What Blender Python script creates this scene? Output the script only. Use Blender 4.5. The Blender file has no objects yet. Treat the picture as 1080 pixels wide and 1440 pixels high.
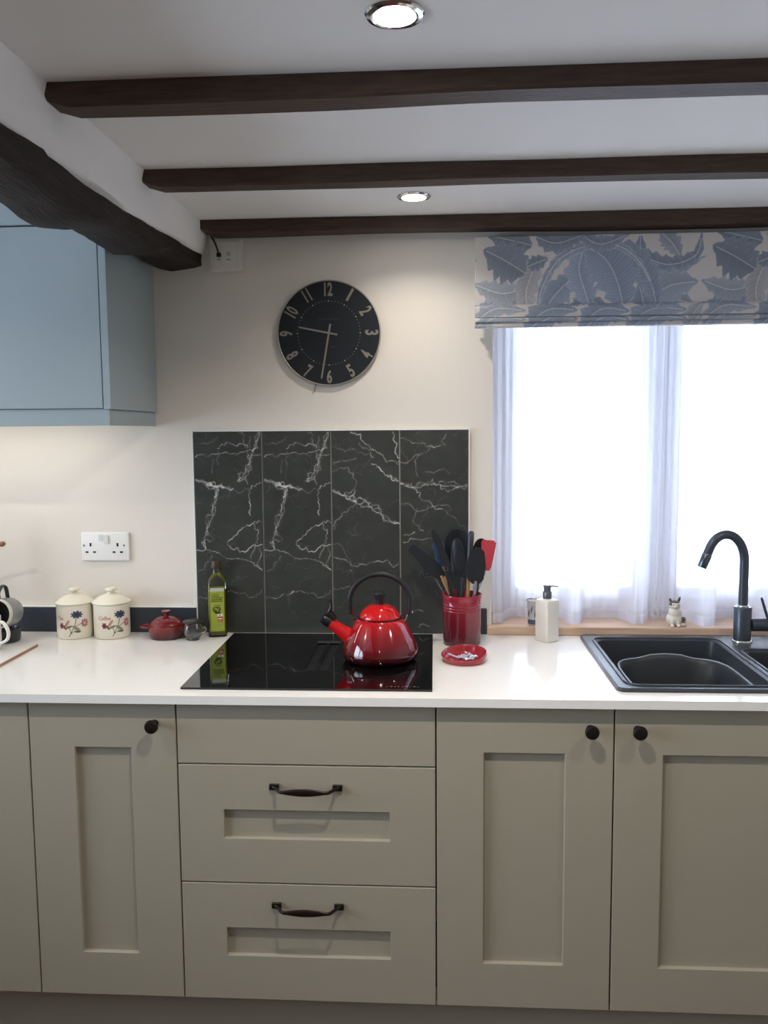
import bpy, bmesh, math, random
import numpy as np
from mathutils import Vector, Matrix
random.seed(7); rng = np.random.default_rng(7)
PI = math.pi
scene = bpy.context.scene
COL = scene.collection

# ------------------------------------------------------------------ camera
CAM = np.array([.5974, -2.4671, 1.498]); YAW, PITCH, ROLL, FPX = .0596, -.0956, -.008, 1190.68
_f = np.array([-math.sin(YAW)*math.cos(PITCH), math.cos(YAW)*math.cos(PITCH), math.sin(PITCH)])
_r = np.array([math.cos(YAW), math.sin(YAW), 0.]); _u = np.cross(_r, _f)
_r, _u = _r*math.cos(ROLL)+_u*math.sin(ROLL), -_r*math.sin(ROLL)+_u*math.cos(ROLL)
cd = bpy.data.cameras.new('camera'); cam = bpy.data.objects.new('camera', cd); COL.objects.link(cam)
cd.sensor_fit = 'VERTICAL'; cd.sensor_height = 24; cd.lens = FPX/1440*24; cd.clip_start = .05
cam.matrix_world = Matrix(((_r[0], _u[0], -_f[0], CAM[0]), (_r[1], _u[1], -_f[1], CAM[1]), (_r[2], _u[2], -_f[2], CAM[2]), (0, 0, 0, 1)))
scene.camera = cam
def ray(x, y): return _f+_r*(x-540)/FPX-_u*(y-720)/FPX
def onY(x, y, Y=0.):
    d = ray(x, y); return CAM+d*(Y-CAM[1])/d[1]
def onZ(x, y, z):
    d = ray(x, y); return CAM+d*(z-CAM[2])/d[2]

# ------------------------------------------------------------------ light and exposure
SKY = 13.0
wd = bpy.data.worlds.new('overcast_sky'); scene.world = wd; wd.use_nodes = True
bg = wd.node_tree.nodes['Background']; bg.inputs[0].default_value = (.70, .82, 1., 1); bg.inputs[1].default_value = SKY
scene.view_settings.view_transform = 'Standard'; scene.view_settings.look = 'None'
scene.view_settings.exposure = 0.1; scene.view_settings.gamma = 1
scene.view_settings.use_curve_mapping = False
LAMP_W = 4.2; LAMP_C = (1., .91, .80); STRIP_W = 1.15

def portal(name, loc, rot, sx, sy):
    l = bpy.data.lights.new(name, 'AREA'); l.shape = 'RECTANGLE'; l.size = sx; l.size_y = sy; l.cycles.is_portal = True
    o = bpy.data.objects.new(name, l); COL.objects.link(o); o.location = loc; o.rotation_euler = rot
portal('window_daylight', (1.275, .30, 1.46), (-PI/2, 0, 0), 1.02, 1.08)
portal('side_window_daylight', (-2.22, -1.70, 1.42), (0, -PI/2, 0), 1.24, 2.0)

# ------------------------------------------------------------------ materials
MATS = {}
def srgb(c):
    if isinstance(c, str): c = [int(c[i:i+2], 16)/255 for i in (0, 2, 4)]
    return tuple((v/12.92 if v <= .04045 else ((v+.055)/1.055)**2.4) for v in c)
def mat(name, col, rough=.5, metal=0., spec=.5, coat=0., trans=0., ior=1.45, var=0., vscale=20., bump=0., bscale=60., stretch=(1, 1, 1), attr=False, emit=None, estr=0., sss=0.):
    if name in MATS: return MATS[name]
    m = bpy.data.materials.new(name); MATS[name] = m; m.use_nodes = True
    nt = m.node_tree; N = nt.nodes; L = nt.links; b = N['Principled BSDF']
    c = srgb(col)
    b.inputs['Base Color'].default_value = (*c, 1); b.inputs['Roughness'].default_value = rough; b.inputs['Metallic'].default_value = metal
    b.inputs['Specular IOR Level'].default_value = spec; b.inputs['Coat Weight'].default_value = coat; b.inputs['Coat Roughness'].default_value = .05
    b.inputs['Transmission Weight'].default_value = trans; b.inputs['IOR'].default_value = ior
    if sss: b.inputs['Subsurface Weight'].default_value = sss; b.inputs['Subsurface Radius'].default_value = (.01, .01, .01)
    if emit: b.inputs['Emission Color'].default_value = (*srgb(emit), 1); b.inputs['Emission Strength'].default_value = estr
    if var or bump:
        tc = N.new('ShaderNodeTexCoord'); mp = N.new('ShaderNodeMapping'); mp.inputs['Scale'].default_value = stretch
        L.new(tc.outputs['Object'], mp.inputs['Vector'])
    src = None
    if attr:
        a = N.new('ShaderNodeAttribute'); a.attribute_name = 'Col'; src = a.outputs['Color']; L.new(src, b.inputs['Base Color'])
    if var:
        n = N.new('ShaderNodeTexNoise'); n.inputs['Scale'].default_value = vscale; n.inputs['Detail'].default_value = 5
        L.new(mp.outputs[0], n.inputs['Vector'])
        mr = N.new('ShaderNodeMapRange'); mr.inputs['From Min'].default_value = .3; mr.inputs['From Max'].default_value = .7
        mr.inputs['To Min'].default_value = 1-var; mr.inputs['To Max'].default_value = 1+var; L.new(n.outputs['Fac'], mr.inputs['Value'])
        mx = N.new('ShaderNodeMix'); mx.data_type = 'RGBA'; mx.blend_type = 'MULTIPLY'; mx.inputs['Factor'].default_value = 1
        if src is not None: L.new(src, mx.inputs[6])
        else: mx.inputs[6].default_value = (*c, 1)
        L.new(mr.outputs[0], mx.inputs[7]); L.new(mx.outputs[2], b.inputs['Base Color'])
    if bump:
        n2 = N.new('ShaderNodeTexNoise'); n2.inputs['Scale'].default_value = bscale; n2.inputs['Detail'].default_value = 6
        L.new(mp.outputs[0], n2.inputs['Vector']); bp = N.new('ShaderNodeBump'); bp.inputs['Strength'].default_value = bump; bp.inputs['Distance'].default_value = .004
        L.new(n2.outputs['Fac'], bp.inputs['Height']); L.new(bp.outputs[0], b.inputs['Normal'])
    return m
def glassy(name, tint=(1, 1, 1), gloss=.1, rough=.02):
    """thin clear sheet: see-through plus a mirror-like sheen that grows at grazing angles"""
    if name in MATS: return MATS[name]
    m = bpy.data.materials.new(name); MATS[name] = m; m.use_nodes = True; nt = m.node_tree; N = nt.nodes; L = nt.links; N.clear()
    o = N.new('ShaderNodeOutputMaterial'); t = N.new('ShaderNodeBsdfTransparent'); g = N.new('ShaderNodeBsdfGlossy'); x = N.new('ShaderNodeMixShader'); lw = N.new('ShaderNodeFresnel')
    t.inputs[0].default_value = (*tint, 1); g.inputs['Roughness'].default_value = rough; lw.inputs['IOR'].default_value = 1.45+gloss
    L.new(lw.outputs[0], x.inputs[0]); L.new(t.outputs[0], x.inputs[1]); L.new(g.outputs[0], x.inputs[2]); L.new(x.outputs[0], o.inputs[0])
    return m
def voile(name, clear=.45):
    if name in MATS: return MATS[name]
    m = bpy.data.materials.new(name); MATS[name] = m; m.use_nodes = True; nt = m.node_tree; N = nt.nodes; L = nt.links; N.clear()
    o = N.new('ShaderNodeOutputMaterial'); t = N.new('ShaderNodeBsdfTransparent'); tl = N.new('ShaderNodeBsdfTranslucent'); d = N.new('ShaderNodeBsdfDiffuse')
    a = N.new('ShaderNodeMixShader'); b = N.new('ShaderNodeMixShader'); a.inputs[0].default_value = .5; b.inputs[0].default_value = clear
    tc = N.new('ShaderNodeTexCoord'); w = N.new('ShaderNodeTexNoise'); w.inputs['Scale'].default_value = 900; L.new(tc.outputs['Object'], w.inputs['Vector'])
    mr = N.new('ShaderNodeMapRange'); mr.inputs['To Min'].default_value = clear-.1; mr.inputs['To Max'].default_value = clear+.1; L.new(w.outputs['Fac'], mr.inputs['Value']); L.new(mr.outputs[0], b.inputs[0])
    for s in (tl, d): s.inputs[0].default_value = (.84, .84, .9, 1)
    L.new(tl.outputs[0], a.inputs[1]); L.new(d.outputs[0], a.inputs[2]); L.new(a.outputs[0], b.inputs[1]); L.new(t.outputs[0], b.inputs[2]); L.new(b.outputs[0], o.inputs[0])
    return m

WALL = mat('wall_paint', 'E4DED5', .85, bump=.25, bscale=35, var=.015, vscale=3)
CEIL = mat('ceiling_paint', 'F5F4F2', .9, bump=.2, bscale=25, var=.015, vscale=3)
PAINT = mat('cabinet_paint', 'A19B8A', .5, bump=.12, bscale=40, stretch=(6, 6, 60))
PAINTV = mat('cabinet_paint_upright', 'A19B8A', .5, bump=.12, bscale=40, stretch=(60, 60, 5))
GAP = mat('carcass_dark', '2A2724', .8)
QUARTZ = mat('white_quartz', 'ECEBE7', .13, spec=.5, var=.01, vscale=90)
WOODB = mat('dark_beam_wood', '46342A', .6, var=.3, vscale=14, bump=.4, bscale=30, stretch=(1, 10, 10))
WOODL = mat('old_oak', '241B16', .75, var=.45, vscale=10, bump=.9, bscale=22, stretch=(9, 1, 9))
SLATE = mat('slate_upstand', '333A42', .4, var=.08)
WHITEP = mat('white_plastic', 'EDEDEB', .3)
BLACKP = mat('black_plastic', '141416', .35)
BLACKM = mat('black_matte', '1B1C20', .5)
BRONZE = mat('dark_bronze', '2E2723', .38, metal=.7, var=.15, vscale=60)
CHROME = mat('chrome', 'D8D8DA', .12, metal=1)
SILLW = mat('sill_wood', 'CBAE96', .45, var=.15, vscale=8, stretch=(1, 12, 12), bump=.1)
BEECH = mat('beech', 'B98E62', .5, var=.15, vscale=10, stretch=(8, 8, 1))
SINKM = mat('granite_sink', '34393F', .32, var=.12, vscale=400, bump=.1, bscale=500)
FRAMEW = mat('white_window_frame', 'E9E9EA', .35)

# ------------------------------------------------------------------ mesh helpers
def link(name, me, m=None, parent=None, smooth=False):
    o = bpy.data.objects.new(name, me); COL.objects.link(o)
    if m is not None: me.materials.append(m)
    if parent is not None: o.parent = parent
    if smooth is True:
        me.polygons.foreach_set('use_smooth', [True]*len(me.polygons))
    elif smooth:
        me.polygons.foreach_set('use_smooth', [True]*len(me.polygons)); me.set_sharp_from_angle(angle=math.radians(smooth))
    return o
def pymesh(name, v, f, m=None, parent=None, smooth=False, recalc=True):
    me = bpy.data.meshes.new(name); me.from_pydata([tuple(map(float, p)) for p in v], [], [tuple(map(int, q)) for q in f])
    if recalc:
        bm = bmesh.new(); bm.from_mesh(me); bmesh.ops.recalc_face_normals(bm, faces=bm.faces); bm.to_mesh(me); bm.free()
    me.update(); return link(name, me, m, parent, smooth)
def tag(o, label=None, cat=None, group=None, kind=None):
    if label: o['label'] = label
    if cat: o['category'] = cat
    if group: o['group'] = group
    if kind: o['kind'] = kind
    return o
def thing(name, label, cat, loc=(0, 0, 0), rz=0., group=None, tilt=None):
    o = bpy.data.objects.new(name, None); COL.objects.link(o); o.location = loc; o.rotation_euler = tilt if tilt else (0, 0, rz); o.empty_display_size = .02
    return tag(o, label, cat, group)
def bm_box(bm, x0, x1, y0, y1, z0, z1, bev=0., seg=2):
    vs = [bm.verts.new(p) for p in ((x0, y0, z0), (x1, y0, z0), (x1, y1, z0), (x0, y1, z0), (x0, y0, z1), (x1, y0, z1), (x1, y1, z1), (x0, y1, z1))]
    fs = [bm.faces.new([vs[i] for i in q]) for q in ((3, 2, 1, 0), (4, 5, 6, 7), (0, 1, 5, 4), (1, 2, 6, 5), (2, 3, 7, 6), (3, 0, 4, 7))]
    if bev:
        es = list({e for f in fs for e in f.edges}); bmesh.ops.bevel(bm, geom=es, offset=bev, segments=seg, affect='EDGES', profile=.5)
def box(name, x0, x1, y0, y1, z0, z1, m, parent=None, bev=0., seg=2, label=None):
    bm = bmesh.new(); bm_box(bm, x0, x1, y0, y1, z0, z1, bev, seg); me = bpy.data.meshes.new(name); bm.to_mesh(me); bm.free()
    o = link(name, me, m, parent, False)
    if label: o['label'] = label
    return o
def lathe_data(prof, seg=48, cx=0., cy=0., close=True):
    v, f = [], []
    for r, z in prof:
        for i in range(seg):
            a = 2*PI*i/seg; v.append((cx+r*math.cos(a), cy+r*math.sin(a), z))
    for j in range(len(prof)-1):
        for i in range(seg):
            k = (i+1) % seg; f.append((j*seg+i, j*seg+k, (j+1)*seg+k, (j+1)*seg+i))
    if close:
        f.append(tuple(range(seg))[::-1]); n = (len(prof)-1)*seg; f.append(tuple(range(n, n+seg)))
    return v, f
def spline(pts, n=8):
    """Catmull-Rom through the points"""
    P = [np.array(p, float) for p in pts]; P = [2*P[0]-P[1]]+P+[2*P[-1]-P[-2]]; out = []
    for i in range(1, len(P)-2):
        for k in range(n):
            t = k/n; a, b, c, d = P[i-1:i+3]
            out.append(.5*((2*b)+(c-a)*t+(2*a-5*b+4*c-d)*t*t+(3*b-a-3*c+d)*t**3))
    out.append(P[-2]); return out
def lathe(name, prof, m, parent=None, seg=48, smooth=40, loc=None, curve=0, label=None, close=True):
    if curve: prof = [tuple(p) for p in spline(prof, curve)]
    v, f = lathe_data(prof, seg, close=close); o = pymesh(name, v, f, m, parent, smooth)
    if loc: o.location = loc
    if label: o['label'] = label
    return o
def tube_data(path, rad, seg=12, flat=None, up=None, cap=True):
    P = [Vector(p) for p in path]; n = len(P); R = rad if hasattr(rad, '__len__') else [rad]*n
    v, f = [], []; prev = None
    for i, p in enumerate(P):
        t = (P[min(i+1, n-1)]-P[max(i-1, 0)]).normalized()
        if up is not None: a = Vector(up)-t*t.dot(Vector(up)); a.normalize()
        elif prev is None:
            h = Vector((0, 0, 1)) if abs(t.z) < .9 else Vector((1, 0, 0)); a = (h-t*t.dot(h)).normalized()
        else: a = (prev-t*t.dot(prev)).normalized()
        prev = a; b = t.cross(a)
        ra, rb = (R[i], R[i]) if not isinstance(R[i], tuple) else R[i]
        for k in range(seg):
            w = 2*PI*k/seg; q = p+a*(ra*math.cos(w))+b*(rb*math.sin(w)); v.append(tuple(q))
    for i in range(n-1):
        for k in range(seg):
            l = (k+1) % seg; f.append((i*seg+k, i*seg+l, (i+1)*seg+l, (i+1)*seg+k))
    if cap: f.append(tuple(range(seg))[::-1]); f.append(tuple(range((n-1)*seg, n*seg)))
    return v, f
def tube(name, path, rad, m, parent=None, seg=12, up=None, smooth=50, label=None):
    v, f = tube_data(path, rad, seg, up=up); o = pymesh(name, v, f, m, parent, smooth)
    if label: o['label'] = label
    return o
def loft(name, rings, m, parent=None, smooth=40, cap=True, label=None):
    n = len(rings[0]); v = [p for r in rings for p in r]; f = []
    for i in range(len(rings)-1):
        for k in range(n):
            l = (k+1) % n; f.append((i*n+k, i*n+l, (i+1)*n+l, (i+1)*n+k))
    if cap: f.append(tuple(range(n))[::-1]); f.append(tuple(range((len(rings)-1)*n, len(rings)*n)))
    o = pymesh(name, v, f, m, parent, smooth)
    if label: o['label'] = label
    return o
def rrect(w, d, r, z, cx=0., cy=0., n=5):
    out = []
    for sx, sy, a0 in ((1, 1, 0), (-1, 1, PI/2), (-1, -1, PI), (1, -1, 3*PI/2)):
        for k in range(n+1):
            a = a0+PI/2*k/n; out.append((cx+sx*(w/2-r)+r*math.cos(a), cy+sy*(d/2-r)+r*math.sin(a), z))
    return out
def slab_with_holes(name, x, y, t0, t1, holes, m, axis='Z', parent=None):
    """flat slab in the two given cut lists; cells whose (i, j) is in holes are left open; axis is the thickness direction"""
    v, f, idx = [], [], {}
    def P(a, b, t): return {'Z': (a, b, t), 'Y': (a, t, b), 'X': (t, a, b)}[axis]
    def V(i, j, k):
        key = (i, j, k)
        if key not in idx: idx[key] = len(v); v.append(P(x[i], y[j], (t0, t1)[k]))
        return idx[key]
    nx, ny = len(x)-1, len(y)-1; on = lambda i, j: 0 <= i < nx and 0 <= j < ny and (i, j) not in holes
    for i in range(nx):
        for j in range(ny):
            if not on(i, j): continue
            for k in (0, 1): f.append((V(i, j, k), V(i+1, j, k), V(i+1, j+1, k), V(i, j+1, k)))
            for di, dj, a, b in ((-1, 0, (i, j), (i, j+1)), (1, 0, (i+1, j), (i+1, j+1)), (0, -1, (i, j), (i+1, j)), (0, 1, (i, j+1), (i+1, j+1))):
                if not on(i+di, j+dj): f.append((V(*a, 0), V(*b, 0), V(*b, 1), V(*a, 1)))
    return pymesh(name, v, f, m, parent)
def text_data(s, size, extrude=0., offset=0.):
    c = bpy.data.curves.new('t', 'FONT'); c.body = s; c.size = size; c.extrude = extrude; c.offset = offset; c.align_x = 'CENTER'; c.resolution_u = 3
    o = bpy.data.objects.new('t', c); COL.objects.link(o); dg = bpy.context.evaluated_depsgraph_get(); dg.update()
    me = bpy.data.meshes.new_from_object(o.evaluated_get(dg)); v = [tuple(p.co) for p in me.vertices]; f = [tuple(p.vertices) for p in me.polygons]
    bpy.data.objects.remove(o); bpy.data.curves.remove(c); bpy.data.meshes.remove(me)
    return v, f
def painted_grid(name, P, C, m, parent=None, keep=None, smooth=True):
    """P (h, w, 3) points, C (h, w, 3) linear colours; keep (h, w) leaves only inked quads"""
    h, w = P.shape[:2]; I = np.arange(h*w).reshape(h, w)
    F = np.stack([I[:-1, :-1], I[:-1, 1:], I[1:, 1:], I[1:, :-1]], -1).reshape(-1, 4)
    if keep is not None:
        K = keep[:-1, :-1] & keep[1:, 1:] & keep[:-1, 1:] & keep[1:, :-1]; F = F[K.reshape(-1)]
    used = np.unique(F); rm = -np.ones(h*w, int); rm[used] = np.arange(len(used)); F = rm[F]
    V = P.reshape(-1, 3)[used]; cc = np.concatenate([C.reshape(-1, 3)[used], np.ones((len(used), 1))], 1)
    me = bpy.data.meshes.new(name); me.vertices.add(len(V)); me.vertices.foreach_set('co', V.astype('f4').ravel())
    me.loops.add(F.size); me.loops.foreach_set('vertex_index', F.ravel().astype('i4')); me.polygons.add(len(F)); me.polygons.foreach_set('loop_start', np.arange(0, F.size, 4, dtype='i4'))
    me.update(calc_edges=True); me.validate()
    a = me.color_attributes.new('Col', 'FLOAT_COLOR', 'POINT'); a.data.foreach_set('color', cc.astype('f4').ravel())
    return link(name, me, m, parent, smooth)
def seg_dist(X, Y, pts):
    d = np.full(X.shape, 9.)
    for (ax, ay), (bx, by) in zip(pts[:-1], pts[1:]):
        ux, uy = bx-ax, by-ay; L2 = ux*ux+uy*uy+1e-12
        t = np.clip(((X-ax)*ux+(Y-ay)*uy)/L2, 0, 1); d = np.minimum(d, np.hypot(X-ax-t*ux, Y-ay-t*uy))
    return d
def lin(c): return np.array(srgb(c))
def vnoise(X, Y, s, seed=0):
    r = np.random.default_rng(seed).random((64, 64)); x = X*s; y = Y*s; i = np.floor(x).astype(int); j = np.floor(y).astype(int); fx = x-i; fy = y-j
    fx = fx*fx*(3-2*fx); fy = fy*fy*(3-2*fy); g = lambda a, b: r[a % 64, b % 64]
    return (g(i, j)*(1-fx)+g(i+1, j)*fx)*(1-fy)+(g(i, j+1)*(1-fx)+g(i+1, j+1)*fx)*fy
def copy_tree(o, parent=None):
    c = o.copy(); COL.objects.link(c); c.parent = parent
    for ch in list(o.children): copy_tree(ch, c)
    return c

# ================================================================== THE ROOM
ZC = 2.085; XL, XR, YR = -2.1, 2.5, -4.2
tag(box('floor', XL-.1, XR+.1, YR-.1, .1, -.1, 0, mat('floor_boards', '4A3426', .45, var=.3, vscale=6, stretch=(1, 12, 1), bump=.1)), 'dark brown wooden floor below the kitchen units', kind='structure')
tag(box('ceiling', XL-.1, XR+.1, YR-.1, .1, ZC, ZC+.1, CEIL), 'low white plaster ceiling between dark joists', kind='structure')
WX0, WX1, WZ0, WZ1 = .765, 1.785, .90, 2.0
tag(slab_with_holes('wall_back', [XL-.1, WX0, WX1, XR+.1], [0, WZ0, WZ1, ZC], 0, .28, {(1, 1)}, WALL, 'Y'), 'cream painted wall behind the worktop with window opening', kind='structure')
tag(slab_with_holes('wall_left', [YR, -2.7, -.7, 0], [0, .8, 2.04, ZC], XL-.1, XL, {(1, 1)}, WALL, 'X'), kind='structure')
tag(box('wall_right', XR, XR+.1, YR, 0, 0, ZC, WALL), kind='structure')
tag(box('wall_rear', XL-.1, XR+.1, YR-.1, YR, 0, ZC, WALL), kind='structure')

# windows
def window(name, x0, x1, z0, z1, y, label):
    w = bpy.data.objects.new(name, None); COL.objects.link(w); tag(w, label, None, kind='structure'); w.location = (x0, y, z0)
    W, H = x1-x0, z1-z0; fr = .045
    bm = bmesh.new()
    for a in ((0, fr, 0, H), (W-fr, W, 0, H), (fr, W-fr, 0, fr), (fr, W-fr, H-fr, H), (W/2-.03, W/2+.03, fr, H-fr)): bm_box(bm, a[0], a[1], 0, .06, a[2], a[3], .003, 1)
    me = bpy.data.meshes.new('window_frame'); bm.to_mesh(me); bm.free(); link('window_frame', me, FRAMEW, w)
    for a, b in ((fr, W/2-.03), (W/2+.03, W-fr)):
        bm = bmesh.new(); s = .04
        for c in ((a, a+s, fr, H-fr), (b-s, b, fr, H-fr), (a+s, b-s, fr, fr+s), (a+s, b-s, H-fr-s, H-fr)): bm_box(bm, c[0]+.001, c[1]-.001, -.012, .04, c[2]+.001, c[3]-.001, .004, 1)
        me = bpy.data.meshes.new('sash'); bm.to_mesh(me); bm.free(); link('sash', me, FRAMEW, w)
        box('pane', a+s-.004, b-s+.004, .015, .021, fr+s-.004, H-fr-s+.004, glassy('window_glass'), w, label='clear glass pane')
    return w
window('window_1', WX0+.002, WX1-.002, .926, WZ1-.002, .17, 'white double casement window behind the voile curtains')
w2 = window('window_2', -1.0, .996, .802, 2.038, 0, 'white window in the side wall beyond the wall cabinet'); w2.location = (XL-.02, -2.698, .802); w2.rotation_euler = (0, 0, PI/2)
tag(box('window_sill', .751, 1.80, -.022, .235, .9002, .9255, SILLW, bev=.003), 'pale wooden window sill board behind the sink', 'sill')

# dark joists under the ceiling
def joist(label, y0, y1, x0):
    n = 60; v = []; f = []
    for i in range(n+1):
        x = x0+(XR-.001-x0)*(i/n); j = lambda k: .0035*(vnoise(np.array([x*3.1+k*7.7]), np.array([k*3.3+y0*5]), 1., 5)[0]-.5)*2
        zb = ZC-.038+j(1); dx = .012 if i == 0 else 0
        v += [(x, y0+j(2), ZC-.0005), (x, y0+j(2), zb+.004+dx), (x, y0+.004+j(2), zb+dx), (x, y1-.004+j(3), zb+dx), (x, y1+j(3), zb+.004+dx), (x, y1+j(3), ZC-.0005)]
    for i in range(n):
        for k in range(6):
            l = (k+1) % 6; f.append((i*6+k, i*6+l, i*6+6+l, i*6+6+k))
    f += [(0, 1, 2, 3, 4, 5), tuple(n*6+k for k in range(6))]
    return tag(pymesh('ceiling_joist', v, f, WOODB, None, 25), label, 'beam', 'dark joists under the kitchen ceiling')
joist('dark brown ceiling joist running along the wall just above the patterned blind', -.084, -.022, -.052)
joist('dark brown ceiling joist between the two lit ceiling downlights, on the clock wall side', -.542, -.486, -.062)
joist('dark brown ceiling joist beside the brightest downlight, farthest from the clock wall', -1.022, -.960, -.058)

# old oak beam with the strip of wall above it
def beam_bottom(y):
    ys = [-4.2, -1.6, -1.1, -.88, -.80, -.72, -.60, -.49, -.36, -.28, -.20, -.07, 0]; zs = [1.95, 1.94, 1.93, 1.920, 1.908, 1.918, 1.945, 1.944, 1.938, 1.958, 1.966, 1.968, 1.967]
    return float(np.interp(y, ys, zs))
v, f = [], []; n = 150; R = 12
for i in range(n+1):
    y = -.001+(YR+.001)*(i/n)**1.0; zb = beam_bottom(y); g = lambda k: .007*(vnoise(np.array([y*9+k*3.7]), np.array([k*1.9]), 1., 11)[0]-.5)*2+.003*(vnoise(np.array([y*31+k*3.7]), np.array([k*1.9]), 1., 12)[0]-.5)*2
    zt = 1.978+.03*max(0, 1+y/.6)+.002
    pr = [(-.205, zt+.03), (-.212, zb+.03), (-.209, zb+.008), (-.195, zb), (-.16, zb-.002), (-.12, zb), (-.088, zb+.003), (-.074, zb+.012), (-.070, zb+.028), (-.070, zt-.004), (-.078, zt+.004), (-.1, zt+.03)]
    for k, (x, z) in enumerate(pr):
        s = 0 if k in (0, 11) else 1
        v.append((max(-.2125, x+s*g(k)*.6) , y, z+s*g(k+20)*.6))
for i in range(n):
    for k in range(R):
        l = (k+1) % R; f.append((i*R+k, i*R+l, i*R+R+l, i*R+R+k))
f += [tuple(range(R)), tuple(n*R+k for k in range(R))]
tag(pymesh('oak_beam', v, f, WOODL, None, 40), 'rough old dark oak beam running out from the wall beside the wall cabinet', 'beam')
v, f = [], []; rows = [0, .25, .5, .75, 1]
for i in range(n+1):
    y = -.0005+(YR+.001)*i/n; zt = 1.978+.03*max(0, 1+y/.6)
    pr = [(-.205, ZC-.0005), (-.205, zt+.012), (-.074, zt-.002), (-.063, zt+.004), (-.056, zt+.03), (-.052, (zt+ZC)/2+.01), (-.054, ZC-.02), (-.050, ZC-.0005)]
    for k, (x, z) in enumerate(pr):
        s = .006*(vnoise(np.array([y*4+k*.35]), np.array([k*.6]), 1., 21)[0]-.5)*2 if 3 <= k <= 6 else 0
        v.append((x+s-(.012 if False else 0), y, z))
R = 8
for i in range(n):
    for k in range(R):
        l = (k+1) % R; f.append((i*R+k, i*R+l, i*R+R+l, i*R+R+k))
f += [tuple(range(R)), tuple(n*R+k for k in range(R))]
tag(pymesh('wall_over_beam', v, f, CEIL, None, 50), 'uneven white plaster strip between the oak beam and the ceiling', kind='structure')

# ================================================================== WORKTOP AND UNITS
ZT = .90; YF = -.616; YD = -.596
SX0, SX1, SY0, SY1 = 1.015, 1.585, -.556, -.034     # sink outline
tag(slab_with_holes('worktop', [-1.6, SX0+.02, SX1-.02, XR-.002], [YF, SY0+.02, SY1-.02, -.0005], .88, ZT, {(1, 1)}, QUARTZ), 'white polished quartz worktop running along the wall', 'worktop')
tag(box('upstand', -1.6, -.1135, -.012, -.0003, ZT+.0002, .976, SLATE, bev=.001, seg=1), 'dark slate upstand on the worktop behind the tea and coffee canisters', 'upstand')
tag(box('upstand', .7005, .7505, -.012, -.0003, ZT+.0002, .976, SLATE, bev=.001, seg=1), 'short dark slate upstand between tiles and window sill', 'upstand')
box('sealant_bead', -1.6, -.1135, -.0125, -.0003, .9762, .979, WHITEP, bpy.data.objects['upstand'])
tag(box('baseboard_units', -1.6, XR-.002, -.535, -.52, 0, .15, PAINT), 'grey brown plinth board under the base units', kind='structure')

def shaker(name, x0, x1, z0, z1, parent, stile=.107, rail=.108, m=None, y=YD, dep=.011):
    """frame of stiles and rails round a recessed panel"""
    m = m or PAINT; d = thing(name, None, None); d.parent = parent; d.location = (0, 0, 0)
    xs = [x0, x0+stile, x1-stile, x1]; zs = [z0, z0+rail, z1-rail, z1]
    fr = slab_with_holes('frame', xs, zs, y+.021, y, {(1, 1)}, m, 'Y', d)
    b = fr.modifiers.new('edge', 'BEVEL'); b.width = .0015; b.segments = 2; b.limit_method = 'ANGLE'
    box('panel', xs[1]-.0005, xs[2]+.0005, y+dep, y+.020, zs[1]-.0005, zs[2]+.0005, m, d)
    return d
def knob(parent, x, z, y=YD):
    k = lathe('knob', [(.009, 0), (.009, .002), (.0055, .004), (.005, .014), (.0075, .018), (.0145, .021), (.0160, .025), (.0155, .029), (.0135, .0315), (.006, .0325), (.0005, .0327)], BRONZE, parent, 32, 35, label='dark bronze round knob')
    k.rotation_euler = (PI/2, 0, 0); k.location = (x, y-.0002, z); return k
def pull(parent, xc, z, y=YD, w=.170):
    """bow handle with square feet and a leaf-shaped grip"""
    bm = bmesh.new()
    for s in (-1, 1): bm_box(bm, xc+s*(w/2-.0115)-.0115, xc+s*(w/2-.0115)+.0115, y-.006, y-.0002, z-.0075, z+.0075, .0015, 1)
    path, rad = [], []
    for i in range(33):
        t = -1+2*i/32; a = abs(t); s = min(1, (1-a)/.32); s = s*s*(3-2*s)
        path.append((xc+t*(w/2-.009), y-.005-.028*s, z)); hw = .0040+.0052*max(0, 1-(a/.62)**2); rad.append((hw, .0034))
    v, f = tube_data(path, rad, 12, up=(0, 0, 1)); vs = [bm.verts.new(p) for p in v]
    for q in f: bm.faces.new([vs[i] for i in q])
    bmesh.ops.recalc_face_normals(bm, faces=bm.faces); me = bpy.data.meshes.new('handle'); bm.to_mesh(me); bm.free()
    o = link('handle', me, BRONZE, parent, 40); o['label'] = 'dark bronze bow handle'; return o
ZB, ZTD = .155, .876; G = .0016
def unit(label, x0, x1):
    u = thing('base_unit', label, 'cabinet', ((x0+x1)/2, -.3, 0)); u.location = (0, 0, 0)
    box('carcass', x0+.0008, x1-.0008, YD+.0225, -.015 if x1 < .95 or x1 > 1.7 else -.015, .1502, .8 if 1.0 <= x0 < 1.5 and False else .8795, GAP, u)
    return u
def sink_unit(label, x0, x1):
    u = thing('base_unit', label, 'cabinet')
    bm = bmesh.new()
    for a in ((x0+.0008, x0+.0128, YD+.0225, -.015, .1502, .8795), (x1-.0128, x1-.0008, YD+.0225, -.015, .1502, .8795), (x0+.0128, x1-.0128, YD+.0225, -.015, .1502, .168), (x0+.0128, x1-.0128, YD+.0225, YD+.034, .168, .8795)): bm_box(bm, *a)
    me = bpy.data.meshes.new('carcass'); bm.to_mesh(me); bm.free(); link('carcass', me, GAP, u); return u
u = unit('grey base unit with a full-height door, beside the knobbed narrow unit', -.951, -.351); shaker('door', -.951+G, -.351-G, ZB, ZTD, u)
u = unit('narrow grey base unit with one knobbed door, on the canister side of the drawers', -.351, 0); d = shaker('door', -.351+G, -G, ZB, ZTD, u); knob(d, -.05, .828)
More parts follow.
